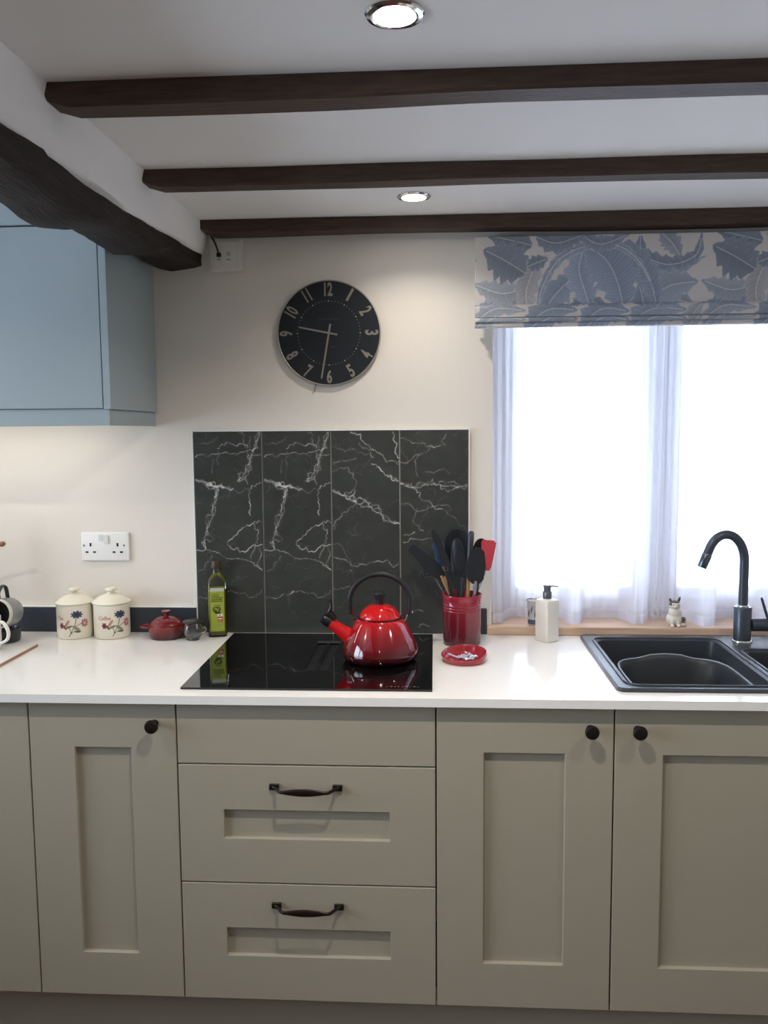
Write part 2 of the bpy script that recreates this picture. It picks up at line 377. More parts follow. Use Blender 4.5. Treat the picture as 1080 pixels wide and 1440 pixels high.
u = unit('grey drawer unit under the black hob with two bow handles', 0, .6)
b = box('fascia', G, .6-G, YD, YD+.021, .7335, ZTD, PAINT, u, bev=.0015)
d = shaker('drawer', G, .6-G, .446, .7305, u, .105, .108); pull(d, .30, .681)
d = shaker('drawer', G, .6-G, ZB, .443, u, .105, .110); pull(d, .30, .393)
u = unit('grey base unit with one door between the drawers and the sink unit', .6, 1.0); d = shaker('door', .6+G, 1.0-G, ZB, ZTD, u); knob(d, .946, .828)
u = sink_unit('wide grey base unit under the sink with its knob by the seam', 1.0, 1.6); d = shaker('door', 1.0+G, 1.6-G, ZB, ZTD, u); knob(d, 1.051, .828)
u = unit('grey base unit beyond the sink', 1.6, 2.2); shaker('door', 1.6+G, 2.2-G, ZB, ZTD, u)

# wall cabinet
wc = thing('wall_cabinet', 'blue-grey wall cabinet with plain slab door beside the oak beam', 'cabinet')
WCP = mat('wall_cabinet_paint_daylit', 'A4B2B6', .38, bump=.08, bscale=60, stretch=(40, 40, 4))  # blue of the daylight partly mixed into the paint colour
box('carcass', -1.43, -.2345, -.3391, -.0005, 1.560, ZC-.001, WCP, wc)
box('side_panel', -.234, -.2152, -.362, -.0005, 1.558, ZC-.001, WCP, wc, bev=.001, seg=1)
box('door', -.832, -.2365, -.361, -.3393, 1.5605, 2.010, WCP, wc, bev=.0015)
box('door', -1.43, -.8355, -.361, -.3393, 1.5605, 2.010, WCP, wc, bev=.0015)
box('cornice', -1.43, -.2345, -.368, -.338, 2.0135, ZC-.001, WCP, wc, bev=.002)
pl = box('pelmet', -1.43, -.2225, -.352, -.334, 1.517, 1.5598, WCP, wc, bev=.001, seg=1)
box('pelmet', -.241, -.2225, -.3335, -.0005, 1.517, 1.5575, WCP, wc, bev=.001, seg=1)
sl = thing('strip_light', 'warm white light strip hidden under the wall cabinet', 'lamp', (-.85, -.18, 1.5595))
box('diffuser', -.5, .5, -.012, .012, -.009, 0, mat('strip_diffuser', 'FFF4E4', .5, emit='FFF0DC', estr=6), sl, bev=.002)
l = bpy.data.lights.new('strip_light_source', 'AREA'); l.shape = 'RECTANGLE'; l.size = 1.0; l.size_y = .02; l.energy = STRIP_W; l.color = (1., .95, .89)
o = bpy.data.objects.new('strip_light_source', l); COL.objects.link(o); o.parent = sl; o.location = (0, 0, -.011)

# downlights
def downlight(label, x, y, on=1., spread=150):
    t = thing('downlight', label, 'lamp', (x, y, ZC), group='recessed ceiling downlights')
    lathe('trim_ring', [(.030, -.0002), (.042, -.0002), (.0425, -.002), (.040, -.0045), (.034, -.006), (.0305, -.005), (.030, -.0002)], CHROME, t, 40, 30, close=False)
    lathe('lens', [(.0298, -.0004), (.0298, -.0035), (.020, -.0050), (.0005, -.0055)], mat('lamp_lens', 'FFFFFF', .3, emit='FFF3DF', estr=40), t, 32, 60)
    l = bpy.data.lights.new('downlight_source', 'AREA'); l.shape = 'DISK'; l.size = .032; l.energy = LAMP_W*on; l.color = LAMP_C; l.spread = math.radians(spread)
    o = bpy.data.objects.new('downlight_source', l); COL.objects.link(o); o.parent = t; o.location = (0, 0, -.008)
downlight('lit chrome-rimmed downlight between the two joists nearest the clock wall', .548, -.272, .35, 130)
downlight('brightest downlight, glaring from the ceiling beyond the third joist', .543, -1.21, 2.0)
downlight('lit downlight over the sink end of the kitchen', 1.55, -1.21, .9)
downlight('lit downlight in the middle of the room, well away from the units', .54, -2.9, .5)
downlight('lit downlight on the far side of the oak beam', -.95, -1.21)

# ================================================================== SPLASHBACK TILES
sp = thing('tile_splashback', 'dark grey veined stone tile splashback behind the hob', 'splashback', (0, 0, 0))
ZS = 1.4995
box('grout_bed', -.1100, .6968, -.007, -.0003, ZT+.0002, ZS, mat('grout', '9C9890', .8), sp)
box('edge_trim', -.1132, -.1101, -.0105, -.0003, ZT+.0002, ZS+.003, WHITEP, sp); box('edge_trim', .6969, .7000, -.0105, -.0003, ZT+.0002, ZS+.003, WHITEP, sp); box('edge_trim', -.1100, .6968, -.0105, -.0003, ZS+.0001, ZS+.003, WHITEP, sp)
TILEM = mat('veined_tile', '383A3C', .34, attr=True, var=.07, vscale=30)
def cp(p): return tuple(onY(260+p[0]/2.5714, 590+p[1]/2.5714)[[0, 2]])
A = [  # (width mm, strength, points in pixels of the splashback close-up)
 (1.7, .9, [(320, 222), (350, 240), (366, 246)]), (6.5, .55, [(291, 217), (318, 226), (345, 237)]), (5, .6, [(330, 232), (365, 243), (390, 246)]), (3, .5, [(365, 243), (400, 247), (425, 250)]),
 (2.4, .55, [(366, 245), (362, 275), (350, 310), (353, 345), (331, 395), (320, 440), (326, 466)]), (3.5, .35, [(372, 250), (358, 280)]),
 (1.6, .6, [(290, 135), (340, 130), (375, 122), (430, 122), (475, 112)]), (1.6, .6, [(370, 105), (385, 90), (405, 82), (440, 95), (478, 102)]), (1.1, .5, [(445, 48), (460, 80), (470, 102)]),
 (2.4, .75, [(519, 46), (508, 80), (495, 115), (482, 160), (470, 190), (442, 222)]), (1.2, .5, [(482, 160), (472, 215), (478, 235)]), (1.8, .6, [(527, 228), (495, 238), (483, 270), (488, 310), (487, 345)]),
 (1.8, .65, [(530, 370), (500, 370), (470, 385), (440, 415), (405, 440), (420, 465), (450, 478), (490, 460), (530, 452)]), (1.3, .5, [(500, 375), (510, 420), (505, 450), (490, 500)]),
 (1.5, .55, [(290, 468), (330, 468), (380, 485), (440, 500), (500, 525), (530, 543)]), (1.1, .5, [(520, 460), (522, 500), (525, 540)]), (1.5, .4, [(296, 640), (380, 630), (395, 620), (440, 625), (528, 615)]),
 (3, .6, [(385, 628), (396, 618)]), (1.2, .45, [(356, 145), (350, 192)]), (1.2, .45, [(372, 115), (373, 162)]), (1.1, .45, [(485, 60), (488, 100)]), (1.2, .5, [(478, 128), (528, 128)]), (1, .3, [(300, 545), (330, 515), (350, 490)]), (1, .25, [(320, 600), (340, 608)]), (1, .3, [(292, 85), (350, 80), (370, 60)]), (1, .3, [(425, 250), (470, 246), (490, 240)])]
B3 = [(5.5, .5, [(536, 256), (570, 273), (620, 296)]), (4.5, .55, [(615, 293), (670, 313), (710, 340), (745, 368), (776, 375)]), (1.4, .65, [(600, 46), (650, 85), (700, 120), (772, 162)]), (1.9, .75, [(752, 46), (765, 100), (773, 152)]),
 (1.8, .7, [(675, 160), (705, 175), (725, 200), (750, 220), (777, 223)]), (3.2, .45, [(735, 205), (770, 222)]), (1.3, .5, [(537, 162), (575, 150), (620, 140)]), (1.1, .4, [(537, 188), (590, 172), (610, 195), (620, 290)]), (1.4, .5, [(620, 300), (590, 330), (560, 360), (538, 387)]),
 (1.5, .5, [(537, 495), (575, 502), (600, 515), (625, 530), (680, 515), (730, 505), (772, 516)]), (1, .35, [(540, 100), (620, 110), (680, 130)]), (1.1, .4, [(630, 85), (660, 105), (685, 138)]), (1.2, .35, [(540, 395), (548, 380)]), (1.4, .4, [(537, 612), (600, 602)]), (1, .3, [(540, 450), (580, 480), (600, 515)]), (3, .35, [(600, 543), (604, 547)])]
B4 = [(2.2, .7, [(781, 228), (830, 245), (870, 232), (920, 235), (980, 245), (1027, 235)]), (1.4, .55, [(800, 235), (850, 262), (890, 300), (930, 322)]), (1.2, .45, [(781, 68), (850, 85), (905, 101), (945, 52)]), (1.4, .45, [(781, 155), (840, 125), (905, 100)]), (1, .35, [(850, 120), (835, 180), (842, 205)]),
 (1.2, .4, [(783, 305), (830, 325), (880, 318), (962, 322)]), (1.1, .4, [(840, 320), (838, 380), (862, 402)]), (1.4, .5, [(792, 417), (820, 413), (832, 405)]), (1.5, .5, [(790, 442), (850, 435), (892, 428)]), (1.4, .45, [(845, 748), (850, 740), (868, 738), (885, 746)]), (1.2, .4, [(808, 690), (862, 692)]), (1, .3, [(930, 322), (990, 380), (1027, 400)]), (1, .3, [(870, 190), (960, 195)])]
def rough_line(pts, amp, seed):
    r = np.random.default_rng(seed); P = [np.array(p, float) for p in pts]
    for lv in range(4):
        Q = [P[0]]
        for a, b in zip(P[:-1], P[1:]):
            d = b-a; nrm = np.array([-d[1], d[0]]); Q += [(a+b)/2+nrm*r.normal()*amp, b]
        P = Q
    return P
xs_t = [-.110, .0935, .2970, .4975, .6968]
for ti, veins in enumerate(([(w, s, [(x-248, y) for x, y in p]) for w, s, p in A], A, B3, B4)):
    x0, x1 = xs_t[ti]+.0019, xs_t[ti+1]-.0019; nx, nz = 165, 480
    gx, gz = np.meshgrid(np.linspace(x0, x1, nx), np.linspace(ZT+.0008, ZS-.0004, nz)); base = lin('3A3D3A')[None, None]*np.ones((nz, nx, 1))
    n1 = vnoise(gx, gz, 14, 30+ti)*.6+vnoise(gx, gz, 45, 40+ti)*.4; base = base*(.82+.36*n1)[..., None]
    for q, (w, s, p) in enumerate(veins):
        strands = [(w if w < 2.2 else w*.55, s)]+([] if w < 2.2 else [(w*.35, s*.9), (w*.3, s)])
        for si, (w_, s_) in enumerate(strands):
            P = rough_line([cp(k) for k in p], .15 if si == 0 else .22, 100*(1 if ti < 2 else ti)+q+31*si); sh = 0 if ti else .2035-.0005
            d = seg_dist(gx, gz, P); nx_ = gx+(.2035 if ti == 0 else 0)
            ww = w_*.001*(.55 if w_ < 2.5 else .75)*(.3+1.3*vnoise(nx_, gz, 110, q)); a = np.clip(1.6*(1.15-d/ww), 0, 1)*min(1, s_*1.25)*np.clip(.1+1.25*vnoise(nx_, gz, 70, q+9), 0, 1.)
            a = a+.06*s_*np.exp(-(d/.003)**2)
            base = base*(1-a[..., None])+lin('D2D0CC')[None, None]*a[..., None]
    for q in range(26):                        # hairline cracks
        r_c = np.random.default_rng(900+q+(50*max(ti, 1))); x_, z_ = x0+r_c.random()*(x1-x0), ZT+r_c.random()*.6; an = r_c.random()*PI; ln_ = .03+.07*r_c.random()
        d = seg_dist(gx, gz, rough_line([(x_, z_), (x_+ln_*math.cos(an), z_+ln_*math.sin(an))], .2, q)); a = np.clip(1.3-d/.0007, 0, 1)*.20*vnoise(gx, gz, 60, q)
        base = base*(1-a[..., None])+lin('C0BEBA')[None, None]*a[..., None]
    Pg = np.stack([gx, np.full(gx.shape, -.0098), gz], -1)
    t = painted_grid('tile', Pg, base, TILEM, sp, smooth=False)
    bm = bmesh.new(); bm.from_mesh(t.data); be = [e for e in bm.edges if e.is_boundary]; r_ = bmesh.ops.extrude_edge_only(bm, edges=be)
    for vv in r_['geom']:
        if isinstance(vv, bmesh.types.BMVert): vv.co.y = -.0068
    bmesh.ops.recalc_face_normals(bm, faces=bm.faces); bm.to_mesh(t.data); bm.free()

# ================================================================== HOB
hb = thing('induction_hob', 'black glass induction hob set in the white worktop', 'hob', (0, 0, 0))
HG = mat('hob_glass', '08090A', .04, spec=.6, coat=.3)
hx0, hx1, hy0, hy1 = .004, .592, -.568, -.034
slab_with_holes('glass_plate', [hx0, .272, .297, .306, .331, hx1], [hy0, -.420, -.152, hy1], ZT+.0002, ZT+.0052, {(1, 1), (3, 1)}, HG, 'Z', hb)
for a in ((.272, .297), (.306, .331)): box('vent_slot', a[0]+.0003, a[1]-.0003, -.4197, -.1523, ZT+.0003, ZT+.0012, BLACKM, hb)
box('vent_cover', .268, .335, -.150, -.128, ZT+.0054, ZT+.0072, mat('hob_grey', '3A3B3C', .35), hb, bev=.0005, seg=1)
bm = bmesh.new()
for k in range(9): bm_box(bm, .485+k*.009, .485+k*.009+(.005 if k % 3 else .003), -.548, -.5465+.002*(k % 2), ZT+.0053, ZT+.0055)
me = bpy.data.meshes.new('control_marks'); bm.to_mesh(me); bm.free(); link('control_marks', me, mat('hob_print', '6A6A6A', .4), hb)

# ================================================================== SINK, BOWL, TAP
sk = thing('kitchen_sink', 'black composite one and a half bowl sink set into the worktop', 'sink', (0, 0, 0))
zr = ZT+.009
def sink_mesh():
    b1 = (1.215, -.308, .336, .436); b2 = (1.4855, -.360, .145, .30)      # centre x, y, w, d
    v, f = [], []
    outer = rrect(SX1-SX0, SY1-SY0, .018, ZT+.0002, (SX0+SX1)/2, (SY0+SY1)/2, 5)
    rings = [outer, [(x, y, ZT+.006) for x, y, z in outer], rrect(SX1-SX0-.008, SY1-SY0-.008, .016, zr, (SX0+SX1)/2, (SY0+SY1)/2, 5)]
    bm = bmesh.new()
    def ringv(r): return [bm.verts.new(p) for p in r]
    def bridge(a, b):
        for k in range(len(a)): l = (k+1) % len(a); bm.faces.new((a[k], a[l], b[l], b[k]))
    R_ = [ringv(r) for r in rings]; bridge(R_[0], R_[1]); bridge(R_[1], R_[2])
    top = [bm.edges.get((R_[2][k], R_[2][(k+1) % len(R_[2])])) for k in range(len(R_[2]))]
    edges = list(top)
    for cx, cy, w, d in (b1, b2):
        q = [rrect(w, d, .03, zr, cx, cy, 5), rrect(w-.008, d-.008, .028, zr-.004, cx, cy, 5), rrect(w-.014, d-.014, .028, zr-.03, cx, cy, 5), rrect(w-.03, d-.03, .03, ZT-.155, cx, cy, 5), rrect(w-.07, d-.07, .03, ZT-.172, cx, cy, 5)]
        Q = [ringv(r) for r in q]
        for a, b in zip(Q[:-1], Q[1:]): bridge(a, b)
        bm.faces.new(Q[-1]); edges += [bm.edges.get((Q[0][k], Q[0][(k+1) % len(Q[0])])) for k in range(len(Q[0]))]
    bmesh.ops.triangle_fill(bm, use_beauty=True, edges=edges); bmesh.ops.recalc_face_normals(bm, faces=bm.faces)
    me = bpy.data.meshes.new('basin'); bm.to_mesh(me); bm.free(); return me
link('basin', sink_mesh(), SINKM, sk, 30)
# raised lip around the big bowl
lip = rrect(.350, .452, .036, zr+.001, 1.215, -.308, 6); tube('bowl_lip', lip+[lip[0]], (.0035), SINKM, sk, 8)
lip = rrect(.159, .314, .036, zr+.001, 1.4855, -.360, 6); tube('bowl_lip', lip+[lip[0]], (.0035), SINKM, sk, 8)
for cx, cy in ((1.215, -.308), (1.4855, -.36)): lathe('drain', [(.045, ZT-.1718), (.045, ZT-.170), (.036, ZT-.169), (.030, ZT-.1705), (.0005, ZT-.1705)], CHROME, sk, 32, 30, loc=(cx, cy, 0))
# washing-up bowl standing in the big bowl
wb = thing('washing_up_bowl', 'dark grey plastic washing-up bowl with wavy rim standing in the sink', 'bowl', (1.228, -.325, ZT-.1718))
def wring(s, z, wave=0.):
    o = []
    for k in range(72):
        a = 2*PI*k/72; c, s_ = math.cos(a), math.sin(a); e = .52
        x = .146*s*math.copysign(abs(c)**e, c); y = .170*s*math.copysign(abs(s_)**e, s_)
        dz = wave*(math.exp(-((a-PI/2)/.17)**2)+math.exp(-((a-3*PI/2)/.17)**2)); o.append((x, y, z+dz))
    return o
loft('body', [wring(.80, .0004), wring(.86, .006), wring(.98, .132, .012), wring(1.01, .138, .012), wring(1.01, .141, .012), wring(.97, .141, .012), wring(.94, .132, .012), wring(.83, .010), wring(.78, .006)], mat('bowl_plastic', '2B3036', .4), wb, 50)
rim = wring(1.0, .143, .012); tube('rim', rim+[rim[0]], .003, mat('bowl_rim', '7C848C', .35), wb, 8)
# tap
TAPM = mat('tap_black_hazed', '4A505A', .33, metal=.5)  # black tap, lifted to blue-grey: flare haze put into the colour
tp = thing('kitchen_tap', 'black swan-neck kitchen tap with side lever behind the sink', 'tap', (1.447, -.112, zr)); tz = -zr
lathe('base_collar', [(.027, .0003), (.027, .004), (.0255, .006), (.020, .007)], CHROME, tp, 40)
lathe('body', [(.0235, .0068), (.0235, .097), (.0225, .0985), (.014, .0985)], TAPM, tp, 40)
lathe('neck_ring', [(.0155, .0986), (.0155, .102), (.0145, .1035), (.010, .1035)], CHROME, tp, 32)
tx = lambda X: X-1.447
path = [(0, 0, .1036), (0, 0, .14), (0, 0, .19)]+[(-.0525+.0525*math.cos(a), -.0, .224+.075*math.sin(a)) for a in np.linspace(0, PI*.86, 18)]
last = np.array(path[-1]); dv = np.array(path[-1])-np.array(path[-2]); dv /= np.linalg.norm(dv)
path = path+[tuple(last+dv*.010)]
# rotate the outlet a little towards the bowl
rot = lambda p: (p[0]*math.cos(.10)-p[1]*math.sin(.10), p[0]*math.sin(.10)+p[1]*math.cos(.10), p[2])
path = [rot(p) for p in path]; tube('neck', spline(path, 3), .0125, TAPM, tp, 20, up=(0, 1, 0))
e0 = np.array(path[-1]); dv = e0-np.array(path[-2]); dv /= np.linalg.norm(dv)
tube('spray_head', [tuple(e0+dv*k) for k in (.0003, .002, .004, .038, .041)], [.0125, .0130, .0138, .0128, .0115], mat('tap_nozzle', '5A626C', .25, metal=.8), tp, 24)
tube('side_arm', [(.0225, 0, .048), (.05, 0, .048), (.056, 0, .048)], .0185, TAPM, tp, 28)
lv = tube('lever_hub', [(.0563, 0, .048), (.078, 0, .048), (.082, 0, .048)], [.0185, .0185, .016], TAPM, tp, 28)
tube('lever', [(.067, -.004, .064), (.058, -.004, .092), (.049, -.004, .120), (.047, -.004, .125)], [.0040, .0038, .0036, .002], TAPM, lv, 12)

# ================================================================== CLOCK
ck = thing('wall_clock', 'round black wall clock with silver numerals above the splashback', 'clock', (.2965, -.0003, 1.7785))
def back(o):
    o.rotation_euler = (PI/2, 0, 0); return o
back(lathe('case', [(.140, 0), (.1495, .004), (.1500, .024), (.1490, .0265), (.1478, .027), (.1465, .0255), (.10, .0253), (.0005, .0253)], mat('clock_case', 'A7A39B', .35, metal=.4), ck, 96, 30))
back(lathe('face', [(.1463, .0255), (.1463, .0262), (.08, .0264), (.0005, .0265)], mat('clock_face', '161C22', .5, var=.08, vscale=8), ck, 96, 30, label='dark navy clock face'))
NUM = mat('clock_numeral', 'A39C90', .4, metal=.75); ck.scale = (1, .45, 1)
for h in range(1, 13):
    v, f = text_data(str(h), .040, .0011, .0012); v = np.array(v); c = (v.max(0)+v.min(0))/2; v = v-c
    v[:, 0] *= (.0150 if h not in (1, 11) else (.0072 if h == 1 else .018))/(v[:, 0].max()-v[:, 0].min()) if h < 10 or h == 11 else .024/(v[:, 0].max()-v[:, 0].min())
    H = v[:, 1].max()-v[:, 1].min(); v[:, 1] *= .0385/H; a = PI/2-h*PI/6; r = .1235; th = -h*PI/6+(PI if 4 <= h <= 8 else 0)
    X = v[:, 0]*math.cos(th)-v[:, 1]*math.sin(th)+r*math.cos(a); Z = v[:, 0]*math.sin(th)+v[:, 1]*math.cos(th)+r*math.sin(a)
    pymesh('numeral', np.stack([X, v[:, 2]-.0280, Z], 1), f, NUM, ck)
dots, df = [], []
bm = bmesh.new()
for k in range(60):
    a = PI/2-k*PI/30; r = .0905; s = .0021 if k % 5 == 0 else .0010; c = Vector((r*math.cos(a), -.0268, r*math.sin(a)))
    q = [bm.verts.new(c+Vector((s*math.cos(w+a), 0, s*math.sin(w+a)))) for w in np.linspace(0, 2*PI, 9)[:-1]]; bm.faces.new(q)
me = bpy.data.meshes.new('minute_track'); bm.to_mesh(me); bm.free(); link('minute_track', me, mat('clock_print', 'A8A8A2', .5), ck)
bm = bmesh.new()
for x, z, w in [(-.030+.0062*k, .0385, .0038 if k % 3 else .0046) for k in range(10)]+[(.004, -.040, .014)]:
    q = [bm.verts.new((x+a, -.0268, z+b)) for a, b in ((0, 0), (w, 0), (w, .0022), (0, .0022))]; bm.faces.new(q)
me = bpy.data.meshes.new('maker_mark'); bm.to_mesh(me); bm.free(); link('maker_mark', me, mat('clock_faint_print', '3C444A', .5), ck)['kind'] = 'stuff'
def hand(name, ang, L, T, w, yy):
    d = np.array([math.cos(ang), 0, math.sin(ang)]); n = np.array([-math.sin(ang), 0, math.cos(ang)]); P = []
    for s, ww in ((-T, w), (L, w*.8)):
        for k in (-1, 1): P.append(d*s+n*k*ww)
    v = [p+np.array([0, yy, 0]) for p in P]+[p+np.array([0, yy-.0012, 0]) for p in P]
    return pymesh(name, v, [(0, 1, 3, 2), (4, 5, 7, 6), (0, 1, 5, 4), (2, 3, 7, 6), (0, 2, 6, 4), (1, 3, 7, 5)], NUM, ck)
hand('hour_hand', math.radians(168.5), .088, .025, .0028, -.0296); hand('minute_hand', math.radians(260), .131, .026, .0027, -.0312)
back(lathe('hand_hub', [(.0042, .0265), (.0042, .0330), (.003, .0340), (.0005, .0342)], NUM, ck, 20))
tube('pull_tab', [(-.040, -.012, -.1440), (-.042, -.012, -.153), (-.0445, -.012, -.166)], .0022, mat('grey_plastic', '8C8A86', .5), ck, 8)

# ================================================================== SOCKET AND PHONE BOX
def wp(x, y): p = onY(x, y); return p[0], p[2]
so = thing('wall_socket', 'white double plug socket on the wall above the tea and coffee canisters', 'socket', (-.386, 0, 1.160))
sc = lambda cx, cy: tuple(np.array(wp(110+cx/13.5, 740+cy/13.5))-np.array((-.386, 1.160)))
bm = bmesh.new(); bm_box(bm, -.073, .073, -.0095, -.0003, -.043, .043, .003, 3); me = bpy.data.meshes.new('plate'); bm.to_mesh(me); bm.free(); link('plate', me, WHITEP, so, 30)
for cx, cy, w, h in ((258, 343, .0022, .0042), (193, 483, .0034, .0020), (335, 483, .0034, .0020), (768, 343, .0022, .0042), (703, 483, .0034, .0020), (843, 483, .0034, .0020)):
    x, z = sc(cx, cy); w *= 1.25; h *= 1.25; box('pin_hole', x-w, x+w, -.0099, -.0094, z-h, z+h, BLACKP, so)
for cx, cy in ((133, 357), (890, 357)):
    x, z = sc(cx, cy); k = lathe('screw', [(.0032, 0), (.0030, .001), (.0005, .0013)], mat('screw_grey', '9A9A98', .4, metal=.5), so, 16); k.rotation_euler = (PI/2, 0, 0); k.location = (x, -.0094, z)
for cx0, cx1, cy0, cy1, t in ((405, 492, 155, 275, .0012), (515, 605, 160, 318, .0035)):
    x0, z1 = sc(cx0, cy0); x1, z0 = sc(cx1, cy1); box('switch', x0, x1, -.0096-t, -.0094, z0, z1, mat('switch_white', 'DADADA', .3), so, bev=.0006, seg=1)
pb = thing('phone_socket', 'small white phone socket box under the joist with a black lead', 'socket', (.0065, 0, 2.002))
box('back_box', -.046, .046, -.028, -.0003, -.045, .045, mat('aged_white_plastic', 'D9D6CE', .4), pb, bev=.003); box('face_plate', -.033, .033, -.0312, -.0279, -.031, .035, mat('aged_white_plastic', 'D9D6CE', .4), pb, bev=.001, seg=1)
box('port', .003, .014, -.0318, -.0311, -.005, .006, mat('port_grey', 'B0ADA5', .5), pb); box('marking', -.024, -.013, -.0316, -.0311, -.0165, -.0148, BLACKP, pb)
tube('marking', [(.003, -.0314, -.0168), (.006, -.0314, -.0148), (.010, -.0314, -.0148), (.013, -.0314, -.0168)], .0009, BLACKP, pb, 6)
cb = tube('lead', spline([(-.0185, -.036, -.004), (-.022, -.037, .012), (-.029, -.034, .030), (-.037, -.03, .044), (-.044, -.022, .050)], 5), .0022, BLACKP, pb, 8); box('plug', -.0245, -.0125, -.040, -.0311, -.008, .002, BLACKP, cb)

# ================================================================== BLIND AND CURTAINS
bl = thing('roman_blind', 'leaf-patterned blue-grey fabric blind pulled up over the window', 'blind', (0, 0, 0))
BX0, BX1 = .712, 1.845
FAB = mat('printed_linen', 'A0A0A0', .85, attr=True, bump=.15, bscale=900)
REP = .622
def leaf_spine(pts): return np.array(spline(pts, 10))
LK = .000861                                  # metres per pixel of the blind close-up
_lv = [  # spine (close-up pixels), half width, lobes, colour, vein colour; nearest first
 ([(235, 185), (268, 172), (302, 160)], 27, 4, '3A475B', '8490A2'), ([(228, 205), (165, 165), (95, 128)], 72, 5, '3D4A5E', '8490A2'),
 ([(250, 118), (180, 100), (105, 82)], 44, 5, '414F63', '8490A2'), ([(262, 92), (330, 112), (425, 84)], 36, 6, '455369', '8490A2'), ([(395, 80), (465, 118), (560, 88)], 27, 6, '55637A', '98A2B0'),
 ([(270, 335), (282, 255), (335, 165), (430, 122), (530, 128), (596, 185), (640, 275)], 17, 12, '6C798D', 'B3B6BA'),
 ([(420, 125), (482, 165), (520, 235), (545, 335)], 84, 6, '66758B', '97A3B3'), ([(470, 130), (560, 160), (620, 230), (650, 330)], 50, 6, '5E6D83', '97A3B3'), ([(410, 140), (400, 200), (420, 270), (440, 330)], 50, 5, '76839A', 'A6AFBC'),
 ([(285, 335), (325, 275), (395, 205)], 50, 5, '64748A', 'A3ACB8'), ([(238, 330), (232, 262), (262, 182), (300, 150)], 40, 4, '948F8D', 'BFB8B2'),
 ([(215, 258), (150, 268), (60, 236)], 42, 6, '7C848E', 'B5B5B5'), ([(220, 285), (150, 292), (60, 335)], 34, 6, '5C6B81', '9AA5B4'),
 ([(365, 335), (425, 300), (500, 318)], 30, 5, '4F5E75', '96A1B0'), ([(605, 345), (600, 290), (588, 245)], 42, 5, '5A6980', '96A1B0'),
 ([(622, 292), (690, 252), (775, 240)], 58, 6, '77828F', 'A9B0B8'), ([(640, 345), (700, 300), (765, 312)], 40, 6, '6B7890', 'A0A9B6'),
 ([(592, 92), (600, 152), (680, 186), (765, 158), (785, 84)], 30, 8, '48576D', '98A3B2'), ([(572, 176), (690, 206), (800, 160)], 20, 8, '5C6B82', '9CA6B4'), ([(655, 85), (690, 118), (720, 165)], 34, 5, '777A82', 'A9A8A8'),
 ([(60, 395), (130, 345), (232, 352)], 30, 5, '7B8390', 'B0B2B4'), ([(225, 410), (300, 350), (395, 352)], 42, 5, '606F85', '9CA6B4'), ([(400, 410), (470, 350), (560, 358)], 42, 6, '6B7890', 'A0A9B6'), ([(545, 410), (630, 352), (740, 356)], 40, 6, '727E90', 'A6AEB8'), ([(730, 420), (760, 365), (790, 330)], 30, 4, '8A8A8E', 'B5B2B0')]
leaves = [([((x-68)*LK, (y-88)*LK) for x, y in p], h*LK, n_, a_, b_) for p, h, n_, a_, b_ in _lv]
def fabric_colour(U, Vv):
    """U across, Vv down (metres) -> linear colour of the printed cloth with lens haze in the inks"""
    u = np.mod(U, REP); C = np.ones(U.shape+(3,))*lin('CBC4BE')
    for li, (pts, hw, lob, c0, c1) in enumerate(leaves[::-1]):
        S = leaf_spine(pts); L = np.concatenate([[0], np.cumsum(np.hypot(*np.diff(S, axis=0).T))]); L /= L[-1]
        for off in (-REP, 0, REP):
            best = np.full(U.shape, 9.); tt = np.zeros(U.shape); side = np.ones(U.shape)
            m = (u+off > S[:, 0].min()-hw*1.5) & (u+off < S[:, 0].max()+hw*1.5)
            if not m.any(): continue
            x = (u+off)[m]; y = Vv[m]; bd = np.full(x.shape, 9.); bt = np.zeros(x.shape); bs = np.ones(x.shape)
            for k in range(len(S)-1):
                a, b = S[k], S[k+1]; d = b-a; L2 = d@d+1e-12; t = np.clip(((x-a[0])*d[0]+(y-a[1])*d[1])/L2, 0, 1)
                px, py = x-a[0]-t*d[0], y-a[1]-t*d[1]; dd = np.hypot(px, py); w = dd < bd
                bd = np.where(w, dd, bd); bt = np.where(w, L[k]+t*(L[k+1]-L[k]), bt); bs = np.where(w, np.sign(d[0]*py-d[1]*px), bs)
            env = np.sin(PI*np.clip(bt, 0, 1)**.75)**.8; ph = bt*lob+bd/hw*.55; saw = np.abs(np.mod(ph, 1)-.5)*2
            W = hw*env*(.72+.36*saw); ins = bd < W
            rel = bd/np.maximum(W, 1e-4); vein = np.minimum(np.abs(np.mod(ph*1.0, 1)-.5)*hw/lob*6, 1)
            fine = .5+.5*np.sin(ph*2*PI*4)
            col = (lin(c0)*.70+lin('C2C5CE')*.30)[None]*(1+.10*(fine-.5)[:, None]+.10*(bs*.5)[:, None]+.22*(rel-.4)[:, None])  # inks paled with blue-grey, lens haze put into the print colour
            ln = np.clip(1.2-bd/.0016, 0, 1)*(bt < .93); ln = np.maximum(ln, np.clip(1-np.abs(np.mod(ph+.5, 1)-.5)*hw*3.2/.0028, 0, 1)*.65*(rel < .85)); ln = np.maximum(ln, np.clip(1-np.abs(bd-W)/.0014, 0, 1)*.75); ln = np.maximum(ln, np.clip(1-np.abs(np.mod(ph*4, 1)-.5)*5, 0, 1)*.22)
            col = col*(1-ln[:, None])+(lin(c1)*.5+lin('E4E2DE')*.5)[None]*ln[:, None]
            cm = C[m]; cm[ins] = np.clip(col[ins], 0, 1); C[m] = cm
    return C
